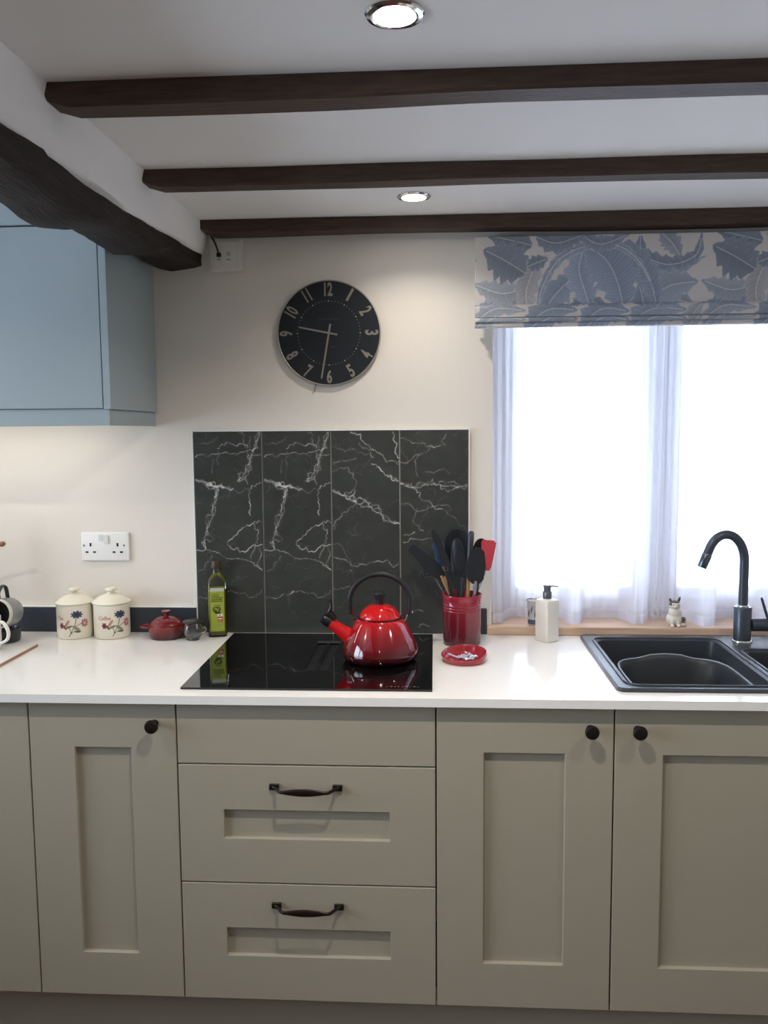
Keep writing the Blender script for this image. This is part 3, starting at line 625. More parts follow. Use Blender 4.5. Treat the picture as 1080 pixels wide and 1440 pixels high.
def cloth(name, prof, v0, dv, x0=BX0, x1=BX1, n=720, parent=bl):
    """prof: (y, z) polyline sampled finely from the top down"""
    prof = np.array(prof); s = np.concatenate([[0], np.cumsum(np.hypot(*np.diff(prof, axis=0).T))]); k = max(3, int(s[-1]/.0016)); q = np.linspace(0, s[-1], k)
    yy = np.interp(q, s, prof[:, 0]); zz = np.interp(q, s, prof[:, 1]); xx = np.linspace(x0, x1, n)
    U, Vv = np.meshgrid(xx-BX0, v0+q*dv); C = fabric_colour(U, Vv)
    P = np.stack([np.tile(xx, (k, 1)), np.repeat(yy[:, None], n, 1), np.repeat(zz[:, None], n, 1)], -1)
    o = painted_grid(name, P, C, FAB, parent); sm = o.modifiers.new('thick', 'SOLIDIFY'); sm.thickness = .0012; sm.offset = -1; return o
cloth('front_panel', [(-.048, 2.030), (-.050, 1.95), (-.054, 1.838)], 0, 1)
cloth('fold', [(-.040, 1.843), (-.058, 1.842), (-.064, 1.835), (-.0645, 1.808)], .19, 1)
cloth('fold', [(-.050, 1.806), (-.066, 1.8055), (-.069, 1.803), (-.0685, 1.796), (-.060, 1.7945)], .205, 1)
cloth('fold', [(-.045, 1.797), (-.062, 1.7935), (-.0645, 1.790), (-.064, 1.783), (-.050, 1.7815)], .225, 1)
cloth('side_return', [(-.046, 2.030), (-.046, 1.786)], 0, 1, BX0, BX0+.003, 4)
box('head_rail', BX0+.001, BX1-.001, -.046, -.0005, 2.006, 2.030, mat('rail_white', 'C9C5BE', .6), bl)
box('lining', BX0+.002, BX1-.002, -.040, -.036, 1.79, 2.005, mat('lining_cloth', 'BDB9B4', .9), bl)
box('bottom_bar', BX0+.0, BX1-.0, -.034, -.026, 1.784, 1.79, mat('lining_cloth', 'BDB9B4', .9), bl)
for i in range(3):
    x = .885+i*.335; tube('cord', [(x, -.03, 1.80), (x, -.03, 1.765)], .0012, mat('cord_white', 'D8D4CE', .8), bl, 6)

VO = voile('voile', .30); VOH = voile('voile_hem', .10)
cr = tag(tube('curtain_rod', [(WX0+.001, .045, 1.90), (WX1-.001, .045, 1.90)], .006, CHROME), 'thin curtain rod holding the voile curtains inside the window recess', 'curtain rod')
def curtain(x0, x1, humps, seed, label, pleat_edges):
    c = thing('voile_curtain', label, 'curtain', ((x0+x1)/2, .06, .926), group='voile curtains at the window')
    nu, nv = 330, 70; r = np.random.default_rng(seed)
    # cloth coordinate packs more cloth near the gathered edges
    s = np.linspace(0, 1, nu); z = np.linspace(1.93, .9285, nv); S, Z = np.meshgrid(s, z); X = x0+(x1-x0)*S; T = (1.93-Z)/1.0
    Yv = .062+.035*T
    for hx, hw, ha in humps: Yv = Yv-ha*np.clip(T*1.15-.05, 0, 1)*np.exp(-((X-hx)/hw)**4)
    e = np.zeros_like(X)
    for ex, ew in pleat_edges: e += np.exp(-((X-ex)/ew)**2)
    Yv += (.0065*e+.002)*np.sin(X*2*PI/(.023)+seed)*(1-.45*T)+.004*np.sin(X*2*PI/.061+seed*2)*(1-.3*T)
    Yv = np.clip(Yv, -.012, .135)
    zz = Z+.006*np.sin(X*9+seed)*np.clip(T-.8, 0, 1)
    P = np.stack([X-((x0+x1)/2), Yv-.06, np.maximum(zz, .9275)-.926], -1)
    C = np.ones(P.shape); painted_grid('cloth', P, C, VO, c)
    k = nv-3; H = P[k:].copy(); H[..., 1] -= .0015; painted_grid('hem', H, np.ones(H.shape), VOH, c)
    return c
curtain(WX0+.004, 1.262, [(.782, .030, .085), (1.010, .030, .085), (1.195, .035, .075)], 1, 'white voile curtain panel beside the wall clock side of the window', [(.80, .05), (1.23, .05)])
curtain(1.266, WX1-.004, [(1.388, .036, .11), (1.60, .04, .09), (1.76, .03, .08)], 4, 'white voile curtain panel behind the black tap', [(1.30, .04), (1.75, .05)])

# ================================================================== KETTLE
kt = thing('stove_kettle', 'red enamel whistling kettle with black handle standing on the hob', 'kettle', (.4555, -.306, ZT+.0056))
REDG = bpy.data.materials.new('red_enamel_fade'); REDG.use_nodes = True
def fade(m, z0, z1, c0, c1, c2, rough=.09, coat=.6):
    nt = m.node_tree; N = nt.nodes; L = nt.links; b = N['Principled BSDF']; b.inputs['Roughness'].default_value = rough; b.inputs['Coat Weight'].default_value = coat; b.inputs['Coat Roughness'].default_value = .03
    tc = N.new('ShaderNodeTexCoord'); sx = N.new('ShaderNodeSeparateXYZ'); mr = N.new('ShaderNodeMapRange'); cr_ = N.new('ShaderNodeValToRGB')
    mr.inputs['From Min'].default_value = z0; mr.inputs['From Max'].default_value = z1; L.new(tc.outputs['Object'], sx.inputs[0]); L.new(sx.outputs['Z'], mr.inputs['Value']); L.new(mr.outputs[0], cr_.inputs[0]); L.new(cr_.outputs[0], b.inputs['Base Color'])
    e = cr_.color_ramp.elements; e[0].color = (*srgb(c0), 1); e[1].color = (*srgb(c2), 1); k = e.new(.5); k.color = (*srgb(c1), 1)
fade(REDG, .012, .135, '2C060B', '840F18', 'CE181D')       # red that gets darker towards the foot
KR = mat('red_enamel', 'C4171A', .09, coat=.6)
body = [(.080, 0), (.088, .002), (.0955, .010), (.0985, .020), (.0975, .032), (.0915, .050), (.083, .068), (.0735, .086), (.066, .099), (.060, .106), (.0555, .109)]
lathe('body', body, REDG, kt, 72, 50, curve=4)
lathe('rim', [(.0555, .1088), (.0575, .1092), (.0575, .1108), (.053, .1112), (.050, .110)], mat('kettle_rim', '4A4A4A', .25, metal=.9), kt, 64)
ld = lathe('lid', [(.050, .1085), (.0535, .1115), (.0535, .1145), (.0515, .120), (.046, .128), (.037, .1365), (.026, .1425), (.016, .1445), (.0005, .145)], KR, kt, 64, 50, curve=3)
lathe('knob', [(.0095, .1440), (.0095, .146), (.0105, .153), (.0135, .166), (.0162, .1705), (.0165, .174), (.0150, .1765), (.006, .177), (.0005, .1772)], BLACKM, ld, 32)
hp = [(-.0765, 0, .118), (-.0785, 0, .135)]+[(.079*math.cos(a), 0, .150+.074*math.sin(a)) for a in np.linspace(PI, 0, 25)]+[(.0785, 0, .135), (.0765, 0, .118)]
tube('handle', hp, [(.0100, .0074)]*len(hp), BLACKM, kt, 16, up=(0, 1, 0))
for s in (-1, 1):
    br = tube('bracket', [(s*.061, 0, .100), (s*.068, 0, .108), (s*.0715, 0, .120), (s*.0715, 0, .133)], [(.008, .002)]*4, CHROME, kt, 10, up=(0, 1, 0))
    k = lathe('rivet', [(.005, 0), (.005, .002), (.003, .0035), (.0005, .004)], CHROME, br, 16); k.rotation_euler = (0, s*PI/2, 0); k.location = (s*.0825, 0, .124)
sd = np.array([-.80, -.10, .60]); sd /= np.linalg.norm(sd); s0 = np.array([-.066, -.008, .052])
spt = [tuple(s0+sd*k) for k in (0, .020, .040, .062, .082)]
tube('spout', spt, [.024, .021, .0175, .0145, .0135], KR, kt, 24)
wh0 = s0+sd*.0822
wt = tube('whistle', [tuple(wh0+sd*k) for k in (-.004, 0, .006, .014, .020)], [.0145, .0150, .0150, .0145, .0125], BLACKP, kt, 24)
tube('whistle_hinge', [tuple(s0+sd*.066+np.array([.000, -.002, .016])), tuple(s0+sd*.078+np.array([.004, -.002, .019])), tuple(s0+sd*.090+np.array([.008, -.002, .020]))], [.009, .0095, .008], BLACKP, wt, 14)
lp = s0+sd*.090+np.array([.006, -.002, .022]); tube('thumb_lever', spline([tuple(lp), tuple(lp+np.array([.006, 0, .012])), tuple(lp+np.array([.005, 0, .026])), tuple(lp+np.array([-.001, 0, .034]))], 4), [(.007, .0045)]*13, BLACKP, wt, 10, up=(0, 1, 0))

# ================================================================== UTENSIL CROCK AND UTENSILS
JX, JY = .674, -.117
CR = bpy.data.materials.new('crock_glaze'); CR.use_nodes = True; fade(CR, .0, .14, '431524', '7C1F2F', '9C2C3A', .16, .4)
jar = thing('utensil_crock', 'red stoneware crock full of cooking utensils beside the hob', 'crock', (JX, JY, ZT+.0002))
prof = [(.0495, 0), (.0525, .003), (.0530, .03), (.0535, .095), (.0545, .097), (.0535, .099), (.0535, .103), (.0545, .105), (.0535, .107), (.0535, .111), (.0545, .113), (.0535, .115), (.0545, .130), (.0565, .139), (.0560, .142), (.0535, .142), (.0505, .137), (.0495, .12), (.0490, .008), (.046, .006), (.0005, .006)]
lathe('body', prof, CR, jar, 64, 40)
def utensil(name, label, cat='utensil'): return thing(name, label, cat, (JX, JY, ZT+.0066), group='cooking utensils in the red crock')
def L(p): return (p[0]-JX, p[1]-JY, p[2]-ZT-.0066)
def blade(name, ctr, outline, axis_z, axis_n, thick, m, parent, bend=0., smooth=40):
    """flat head: outline (s along handle, w across), axis_z along, axis_n normal; domed slightly"""
    a = Vector(axis_z).normalized(); n = Vector(axis_n); n = (n-a*a.dot(n)).normalized(); w = a.cross(n); c = Vector(ctr)
    N = len(outline); top, bot, mid = [], [], []
    ms = max(abs(q[1]) for q in outline)
    for s, t in outline:
        p = c+a*s+w*t+n*(bend*(t/ms)**2); top.append(p+n*thick/2); bot.append(p-n*thick/2)
    cs = sum(q[0] for q in outline)/N; v = [tuple(p) for p in top+bot]+[tuple(c+a*cs+n*(thick/2-bend*.4)), tuple(c+a*cs+n*(-thick/2-bend*.4))]
    f = []
    for k in range(N):
        l = (k+1) % N; f += [(k, l, N+l, N+k), (k, l, 2*N), (N+l, N+k, 2*N+1)]
    return pymesh(name, v, f, m, parent, smooth)
def oval(l, w, n=28, egg=0.): return [(l/2+l/2*math.cos(2*PI*k/n), w/2*math.sin(2*PI*k/n)*(1-egg*math.cos(2*PI*k/n))) for k in range(n)]
def rectish(l, w0, w1, r=.006):
    return [(0, -w0/2), (l-r, -w1/2), (l, -w1/2+r), (l, w1/2-r), (l-r, w1/2), (0, w0/2)]
def shaft(parent, foot, neck, r0, r1, m, name='handle', k=6):
    F, Nk = np.array(foot), np.array(neck); return tube(name, [tuple(L(F+(Nk-F)*t)) for t in np.linspace(0, 1, k)], list(np.linspace(r0, r1, k)), m, parent, 12)
NYL = mat('black_nylon', '1E2228', .38); STEEL = mat('steel', 'A8A8AA', .25, metal=.9); REDS = mat('red_silicone', 'C0404C', .5); BLUES = mat('blue_silicone', '3F5A80', .45)
FZ = ZT+.012
def U(x, y, yy): return onY(x, y, yy)
def mk(name, label, head, neckpx, tippx, y_neck, y_tip, foot, hm, bm_, r=.006, nrm=(.15, -1, .1), thick=.004, bend=0., nm='head', foot_z=FZ):
    t = utensil(name, label); nk = U(*neckpx, y_neck); tip = U(*tippx, y_tip); ax = tip-nk; ln = np.linalg.norm(ax)
    shaft(t, (foot[0], foot[1], foot_z), nk+ax/ln*.008, r, r*.8, hm); blade(nm, L(nk), head(ln), tuple(ax), nrm, thick, bm_, t, bend); return t
mk('turner', 'black nylon turner leaning far out over the crock side towards the kettle', lambda l: [(0, -.010), (.03, -.020), (l*.55, -.019), (l*.62, -.014), (l-.004, -.012), (l, -.006), (l, .010), (l-.006, .014), (.03, .022), (0, .010)], (623, 812), (576, 769), -.115, -.12, (.700, -.105), BEECH, NYL, .0055)
mk('spoonula', 'slim black spatula with pointed end standing tall in the crock', lambda l: [(0, -.007), (.03, -.010), (l-.02, -.008), (l, -.002), (l, .004), (l-.02, .010), (.03, .010), (0, .007)], (632, 800), (608, 746), -.135, -.135, (.660, -.140), NYL, NYL, .0055)
mk('blue_spatula', 'blue spatula blade half hidden among black utensils', lambda l: rectish(l, .028, .034), (624, 800), (615, 763), -.085, -.085, (.655, -.09), BEECH, BLUES, .005)
t = utensil('skimmer', 'black skimmer with a head of small open rings beside the turner'); hc = U(600, 807, -.096); shaft(t, (.692, -.100, FZ), U(609, 808, -.096), .003, .0026, STEEL)
bm = bmesh.new()
for rx, rz, rr_ in [(0, 0, .0150), (0, 0, .0046)]+[(.0095*math.cos(k*PI/3), .0095*math.sin(k*PI/3), .0046) for k in range(6)]:
    c_ = [L((hc[0]+rx+rr_*math.cos(w), hc[1], hc[2]+rz+rr_*math.sin(w))) for w in np.linspace(0, 2*PI, 17)]; v, f = tube_data(c_, .0013, 6, up=(0, 1, 0)); vs = [bm.verts.new(p) for p in v]
    for q in f: bm.faces.new([vs[k] for k in q])
bmesh.ops.recalc_face_normals(bm, faces=bm.faces); me = bpy.data.meshes.new('head'); bm.to_mesh(me); bm.free(); link('head', me, NYL, t, 50)
t = mk('ladle', 'large black round ladle at the back of the crock', lambda l: oval(l, .080), (646, 796), (641, 744), -.090, -.085, (.668, -.085), NYL, NYL, .006, bend=.016)
mk('serving_spoon', 'black oval serving spoon in front of the ladle', lambda l: oval(l, .042, egg=.1), (645, 812), (642, 757), -.130, -.134, (.676, -.140), NYL, NYL, .0055, nrm=(-.25, -1, .1), bend=-.008)
mk('edge_on_spatula', 'black spatula seen edge-on with a beech handle', lambda l: rectish(l, .014, .020), (659, 811), (663, 747), -.125, -.125, (.682, -.125), BEECH, NYL, .0065, nrm=(1, -.75, 0), thick=.006)
mk('slotted_spoon', 'black ribbed spoon head on a steel neck beside the red spatula', lambda l: [(0, -.010), (.012, -.023), (l*.5, -.0275), (l-.015, -.019), (l, -.005), (l, .009), (l-.012, .021), (l*.5, .027), (.012, .022), (0, .010)], (669, 821), (671, 770), -.140, -.140, (.694, -.145), STEEL, NYL, .0055, bend=-.006)
mk('basting_spoon', 'dark spoon behind the ribbed spoon by the red spatula', lambda l: oval(l, .052), (675, 800), (677, 757), -.085, -.080, (.70, -.09), NYL, NYL, .0055, bend=.008)
mk('red_spatula', 'red silicone spatula with pale clear handle leaning towards the curtain', lambda l: [(0, -.010), (.012, -.0135), (l-.008, -.0215), (l-.001, -.018), (l, .012), (l-.006, .0205), (.012, .0145), (0, .010)], (683, 802), (688, 759.5), -.105, -.100, (.668, -.105), glassy('clear_acrylic', (.86, .86, .88), .1), REDS, .0045, thick=.007)
t = utensil('tongs', 'black handled tongs standing low at the front of the crock'); shaft(t, (.685, -.155, FZ), U(628, 804, -.154), .005, .0055, NYL, 'arm'); shaft(t, (.664, -.157, FZ), U(651, 812, -.158), .005, .005, NYL, 'arm')

# ================================================================== SPOON REST WITH BEADS
dx, dy = .6745, -.300
dish = thing('spoon_rest', 'round red stoneware dish holding clear beads beside the hob', 'dish', (dx, dy, ZT+.0002))
CD = mat('dish_glaze', '9E2833', .14, coat=.4)
lathe('body', [(.048, 0), (.0545, .002), (.0580, .010), (.0590, .020), (.0598, .026), (.0585, .029), (.0560, .0285), (.0535, .022), (.0505, .0125), (.046, .0085), (.030, .0072), (.0005, .007)], CD, dish, 64, 45, curve=2)
for vv in dish.children[0].data.vertices:
    if vv.co.z > .009: vv.co.z = .009+(vv.co.z-.009)*(.62+.38*min(1, max(-1, (vv.co.y*.9+vv.co.x*.35)/.05)))
bd = thing('bead_string', 'string of clear glass and silver beads coiled in the red dish', 'beads', (dx, dy, ZT+.0076))
GB = mat('glass_bead', 'DCE6F2', .05, metal=.55, spec=.8)
bv, bf = lathe_data([(.0002, -.0034), (.0018, -.0029), (.0030, -.0016), (.0034, 0), (.0030, .0016), (.0018, .0029), (.0002, .0034)], 8)
b0 = pymesh('bead', bv, bf, GB, bd, True); pts = []
for k in range(46):
    if k < 14: x, y = -.040+k*.0047, .012-.030*math.sin(k/13*1.7)+.004*math.sin(k)
    else:
        a = (k-14)*.55; rr = .006+.0105*((k-14)/32)**.7*2; x, y = .010+rr*math.cos(a), -.004+rr*math.sin(a)*.95
    z = .0034+(.0045 if k % 4 == 0 and k > 14 else 0)+max(0, math.hypot(x, y)-.030)*.18; pts.append((x, y, z))
    o = b0 if k == 0 else b0.copy()
    if k: COL.objects.link(o); o.parent = bd
    o.location = (x, y, z); o.rotation_euler = (k*.7, k*1.3, 0)
tube('thread', pts, .0006, CHROME, bd, 5)

# ================================================================== SOAP DISPENSER
sd_ = thing('soap_dispenser', 'white square soap dispenser with grey pump by the window sill', 'soap dispenser', (.9165, -.078, ZT+.0002), math.radians(38))
CERW = mat('white_ceramic', 'E6E2DA', .25, coat=.2)
loft('bottle', [rrect(.046, .046, .004, 0), rrect(.049, .049, .005, .002), rrect(.0495, .0495, .0055, .06), rrect(.0495, .0495, .0055, .112), rrect(.047, .047, .007, .117), rrect(.036, .036, .010, .1205), rrect(.024, .024, .010, .1215)], CERW, sd_, 35)
PUMP = mat('pump_grey', '6C7076', .3, metal=.7)
lathe('collar', [(.0125, .1216), (.0125, .140), (.0115, .1415), (.008, .142)], PUMP, sd_, 28)
hd = lathe('pump_head', [(.0095, .1421), (.0095, .153), (.0115, .1545), (.0115, .1585), (.010, .160), (.0005, .1603)], PUMP, sd_, 28)
a = math.radians(-38); tube('nozzle', [(.006*math.cos(a), .006*math.sin(a), .157), (.018*math.cos(a), .018*math.sin(a), .157), (.030*math.cos(a), .030*math.sin(a), .1555)], [(.0022, .0045), (.002, .004), (.0018, .003)], PUMP, hd, 10, up=(0, 0, 1))

# ================================================================== SILL THINGS
pa = thing('small_pail', 'little decorated white pail with folded handle on the sill behind the dispenser', 'pail', (.8935, .010, .9257))
lathe('body', [(.019, 0), (.021, .001), (.0245, .070), (.0265, .073), (.0265, .0755), (.024, .0755), (.0225, .070), (.019, .003), (.0005, .003)], mat('pail_white', 'C9CBD0', .3), pa, 40)
lathe('blue_band', [(.02135, .004), (.0216, .006), (.0222, .016), (.0221, .018)], mat('pail_blue', '4F627A', .35), pa, 40, close=False)
for k in range(7):
    a = -2.6+k*.42; r = .0235; z = .035+.012*(k % 2); tube('leaf_mark', [(r*math.cos(a), r*math.sin(a), z-.011), ((r+.0012)*math.cos(a+.05), (r+.0012)*math.sin(a+.05), z), ((r+.0014)*math.cos(a+.12), (r+.0014)*math.sin(a+.12), z+.014)], [.0004, .0024, .0004], mat('pail_grey', '6A7280', .4), pa, 6)
hdl = tube('handle', spline([(-.0265, 0, .070), (-.022, -.010, .079), (-.010, -.020, .083), (0, -.023, .084), (.010, -.020, .083), (.022, -.010, .079), (.0265, 0, .070)], 4), .0013, STEEL, pa, 8)
tube('grip', [(-.010, -.0205, .0832), (0, -.0232, .0842), (.010, -.0205, .0832)], .0042, WHITEP, hdl, 12)

# cat figurine: one continuous skin grown over overlapping forms
def blob(parts, voxel, name, m, parent=None, colour=None, loops=4):
    bm = bmesh.new()
    for c, r, rot in parts:
        M = Matrix.Translation(c) @ Matrix.Rotation(rot, 4, 'Y') @ Matrix.Diagonal((*r, 1)); bmesh.ops.create_icosphere(bm, subdivisions=3, radius=1, matrix=M)
    me = bpy.data.meshes.new('tmp'); bm.to_mesh(me); bm.free(); o = bpy.data.objects.new('tmp', me); COL.objects.link(o)
    q = o.modifiers.new('r', 'REMESH'); q.mode = 'VOXEL'; q.voxel_size = voxel; s = o.modifiers.new('s', 'SMOOTH'); s.iterations = loops; s.factor = .5
    dg = bpy.context.evaluated_depsgraph_get(); dg.update(); out = bpy.data.meshes.new_from_object(o.evaluated_get(dg)); bpy.data.objects.remove(o)
    out.name = name; out.materials.clear(); a = out.color_attributes.new('Col', 'FLOAT_COLOR', 'POINT')
    cols = [(*colour(p.co), 1) for p in out.vertices]; a.data.foreach_set('color', np.array(cols, 'f4').ravel())
    return link(name, out, m, parent, True)
def catcol(p):
    if p.z > .064 and (p.z > .071 or p.x < -.012): return srgb('5E5048') if p.y < .02 else srgb('5E5048')
    if p.x > .016 and p.z < .03 and p.z > .012: return srgb('6A5A50')
    return srgb('E4DED4')
ct = thing('cat_figurine', 'small white and brown pottery cat sitting on the sill', 'figurine', (1.2955, .004, .9240))
blob([((0, 0, .022), (.0245, .019, .022), 0), ((0, -.002, .040), (.019, .016, .024), 0), ((-.002, -.004, .064), (.0165, .0145, .0135), 0), ((-.0145, -.003, .078), (.0038, .003, .007), -.3), ((.011, -.003, .080), (.004, .003, .0085), .3),
      ((-.010, -.014, .014), (.0055, .006, .0135), 0), ((.006, -.014, .014), (.0055, .006, .0135), 0), ((-.002, -.016, .060), (.007, .005, .005), 0), ((-.011, -.019, .005), (.006, .007, .0045), 0), ((.007, -.019, .005), (.006, .007, .0045), 0), ((.022, -.006, .008), (.011, .009, .0075), 0), ((.026, .002, .018), (.006, .006, .010), .3)], .0013, 'body', mat('pottery', 'E0D8CC', .3, attr=True), ct, catcol, 3)
for x in (-.008, .004):
    k = lathe('eye', [(.0002, -.0016), (.0014, -.0008), (.0016, 0), (.0014, .0008), (.0002, .0016)], BLACKP, ct, 10); k.location = (x, -.0172, .0665)
k = lathe('nose', [(.0002, -.001), (.0012, 0), (.0002, .001)], mat('cat_nose', 'B07A70', .5), ct, 8); k.location = (-.002, -.0212, .061)

# ================================================================== CANISTERS
CREAM = mat('cream_ceramic', 'EAE4D2', .18, coat=.3)
PRINT = mat('ceramic_print', '808080', .3, attr=True)
def canister(x, y, label, word, az0, lid_tilt):
    t = thing('storage_canister', label, 'canister', (x, y, ZT+.0002), group='floral storage canisters')
    Rr = .0520; lathe('body', [(.0485, 0), (.0505, .0015), (.0515, .005), (Rr, .02), (Rr, .097), (.0525, .099), (.0515, .1005), (.049, .1005), (.0485, .095), (.0480, .006), (.0005, .005)], CREAM, t, 72, 35)
    ld = lathe('lid', [(.047, .1008), (.0540, .1010), (.0560, .1025), (.0560, .1050), (.0520, .1085), (.042, .1165), (.030, .123), (.015, .1275), (.0095, .1285), (.0080, .1305), (.0095, .134), (.0165, .1375), (.0180, .1410), (.0165, .1440), (.008, .1460), (.0005, .1464)], CREAM, t, 72, 35)
    lathe('seal_line', [(.0505, .1006), (.0530, .1006), (.0530, .1009), (.0505, .1009)], mat('seal_grey', '6E6A64', .6), t, 64)
    # flower spray
    n = 190; DS = 1.28; U_, V_ = np.meshgrid(np.linspace(-.040, .042, n), np.linspace(.006, .090, n)); C = np.zeros(U_.shape+(3,)); K = np.zeros(U_.shape, bool)
    def ink(m, c, f=1.): C[m] = lin(c)*(f if np.isscalar(f) else f[m][:, None]); K[m] = True
    def stem(p, w, c): ink(seg_dist(U_, V_, spline(p, 6)) < w, c)
    stem([(-.012, .014), (-.004, .030), (.002, .045), (.004, .058)], .0010, '55604E'); stem([(-.002, .036), (.012, .043), (.022, .044)], .0009, '55604E'); stem([(-.008, .020), (-.010, .032), (-.018, .040), (-.027, .041)], .0009, '55604E'); stem([(-.009, .020), (.000, .026), (.006, .024)], .0008, '55604E')
    for (cx, cy, l, w, a, c) in ((.004, .033, .011, .0042, -.7, '8D8A72'), (-.016, .046, .010, .0035, 1.0, 'B98A78'), (-.022, .036, .007, .003, 2.2, '6E5A58'), (.006, .025, .008, .0026, -.1, '5A5F52'), (-.012, .037, .008, .003, .4, '7C7862')):
        ca, sa = math.cos(a), math.sin(a); p = (U_-cx)*ca+(V_-cy)*sa; q = -(U_-cx)*sa+(V_-cy)*ca; ink((p/l)**2+(q/w)**2 < 1, c, .8+.4*(np.abs(q) > .0006))
    def bloom(cx, cy, rx, ry, pet, c0, c1):
        a = np.arctan2((V_-cy)/ry, (U_-cx)/rx); r = np.hypot((U_-cx)/rx, (V_-cy)/ry); e = .86+.14*np.cos(a*pet); m = r < e
        ink(m, c0, .75+.5*(np.sin(a*pet+r*6) > 0)); ink(r < .34, c1); ink(m & (np.abs(np.mod(r*3+.1*np.cos(a*pet), 1)-.5) < .09), c1)
    bloom(.006, .067, .0145, .0105, 9, '4C5170', '2E3350'); bloom(.023, .045, .0095, .0115, 8, 'A8566A', 'D8B0A8'); bloom(-.030, .040, .0065, .0085, 6, '8A3C50', '5E2A3A')
    A_ = az0+U_*DS/Rr; P = np.stack([(Rr+.0004)*np.sin(A_), -(Rr+.0004)*np.cos(A_), .046+(V_-.044)*DS*.93], -1); painted_grid('flower_print', P, C, PRINT, t, keep=K)
    v, f = text_data(word, .0165, 0, .0002); v = np.array(v); v[:, 0] += .12*v[:, 1]; ax = az0+(-.034+v[:, 0]*.85-(.004 if word == 'Coffee' else .009))/Rr
    pymesh('lettering', np.stack([(Rr+.0005)*np.sin(ax), -(Rr+.0005)*np.cos(ax), v[:, 1]+.058], 1), f, mat('pink_lettering', 'BD8587', .4), t, recalc=False)
    return t
canister(-.4645, -.0605, 'cream canister with a floral print lettered Tea', 'Tea', .36, 0)
canister(-.3545, -.0575, 'cream canister with a floral print lettered Coffee', 'Coffee', .68, 0)

# ================================================================== LITTLE CASSEROLE, GLASS POT, OIL BOTTLE
cs = thing('mini_casserole', 'little red lidded casserole with two loop handles beside the coffee canister', 'casserole', (-.188, -.068, ZT+.0002), math.radians(12))
CG = bpy.data.materials.new('casserole_glaze'); CG.use_nodes = True; fade(CG, 0, .045, '34131A', '66191F', '922528', .2, .3)
lathe('body', [(.043, 0), (.0475, .002), (.0495, .008), (.0510, .034), (.0520, .0375), (.0515, .0385), (.0470, .0385), (.0455, .03), (.044, .006), (.0005, .005)], CG, cs, 64, 40)
for s in (-1, 1): tube('handle', spline([(s*.0495, -.021, .034), (s*.064, -.017, .035), (s*.072, 0, .0355), (s*.064, .017, .035), (s*.0495, .021, .034)], 5), [(.0026, .0045)]*21, CG, cs, 10, up=(0, 0, 1))
cl = lathe('lid', [(.046, .0388), (.0495, .0390), (.0495, .0415), (.0455, .0455), (.0452, .0463), (.0445, .0463), (.038, .0515), (.0377, .0525), (.0365, .0525), (.029, .0570), (.0285, .0580), (.0275, .0578), (.018, .0615), (.0005, .0635)], mat('casserole_lid', '6E1C20', .2, coat=.3), cs, 64, 30)
lathe('knob', [(.007, .0622), (.0075, .065), (.0075, .071), (.0125, .0735), (.0135, .0765), (.0125, .0785), (.0005, .0792)], mat('casserole_lid', '8C2529', .2), cl, 32)
CLEAR = mat('clear_glass', 'FFFFFF', .02, trans=1., ior=1.45)
gp = thing('glass_pot', 'small round clear glass pot between the casserole and the oil bottle', 'pot', (-.100, -.098, ZT+.0002))
lathe('bowl', [(.017, 0), (.0190, .001), (.0195, .006), (.0245, .013), (.0295, .024), (.0300, .032), (.0275, .041), (.0265, .047), (.0275, .051), (.0262, .0515), (.0245, .047), (.0255, .040), (.0275, .031), (.0265, .024), (.0215, .014), (.015, .009), (.0005, .008)], CLEAR, gp, 48, 50)
lathe('contents', [(.0005, .0085), (.0145, .0095), (.0208, .0145), (.0255, .0235), (.0255, .025), (.0005, .026)], mat('dark_spice', '5A5754', .7, var=.3, vscale=300, bump=.6, bscale=400), gp, 40, 40)
lathe('lid', [(.0282, .0517), (.0290, .0525), (.0290, .0550), (.0255, .0575), (.0005, .0580)], mat('dark_lid', '3A3634', .3, metal=.4), gp, 40)
tube('ear', spline([(.0290, -.004, .036), (.036, -.005, .037), (.039, -.005, .029), (.034, -.005, .022), (.0270, -.004, .0195)], 4), .0030, CLEAR, gp, 8)

ob = thing('oil_bottle', 'tall glass bottle of olive oil with green label by the tiles', 'bottle', (-.0415, -.0415, ZT+.0002), math.radians(14))
GLS = glassy('bottle_glass', (.93, .96, .92), .1)
def sqr(w, z, r=.010): return rrect(w, w, min(r, w/2-.0005), z, n=5)
loft('glass', [sqr(.046, 0, .008), sqr(.0525, .002), sqr(.0545, .008), sqr(.0545, .150), sqr(.0535, .160, .014), sqr(.047, .171, .018), sqr(.036, .180, .0175), sqr(.028, .187, .0138), sqr(.0255, .194, .0125), sqr(.0255, .203, .0125)], GLS, ob, 45)
loft('oil', [sqr(.044, .0045, .008), sqr(.0508, .006), sqr(.0520, .012), sqr(.0520, .142), sqr(.040, .1422)], mat('olive_oil', 'A8A03A', .1, trans=.25, ior=1.2), ob, 45)
lathe('cap', [(.0130, .2032), (.0150, .2034), (.0150, .2225), (.0140, .2240), (.0005, .2242)], mat('cap_brown', '3A2E1C', .4), ob, 32)
n = 150; U_, V_ = np.meshgrid(np.linspace(-.0200, .0200, 90), np.linspace(.018, .146, 260)); C = np.ones(U_.shape+(3,))*lin('98A637'); rr = np.random.default_rng(3)
C[V_ > .136] = lin('B9C2B4'); C *= (1+.08*(vnoise(U_, V_, 120, 3)-.5))[..., None]
for k, z in enumerate((.128, .1225, .117, .112, .107)):
    x = -.0165
    while x < (.004 if k < 2 else .0145):
        w = .0012+rr.random()*.0026; C[(U_ > x) & (U_ < x+w) & (np.abs(V_-z) < (.0008 if k == 0 else .0016))] = lin('2E3A1A'); x += w+.0007
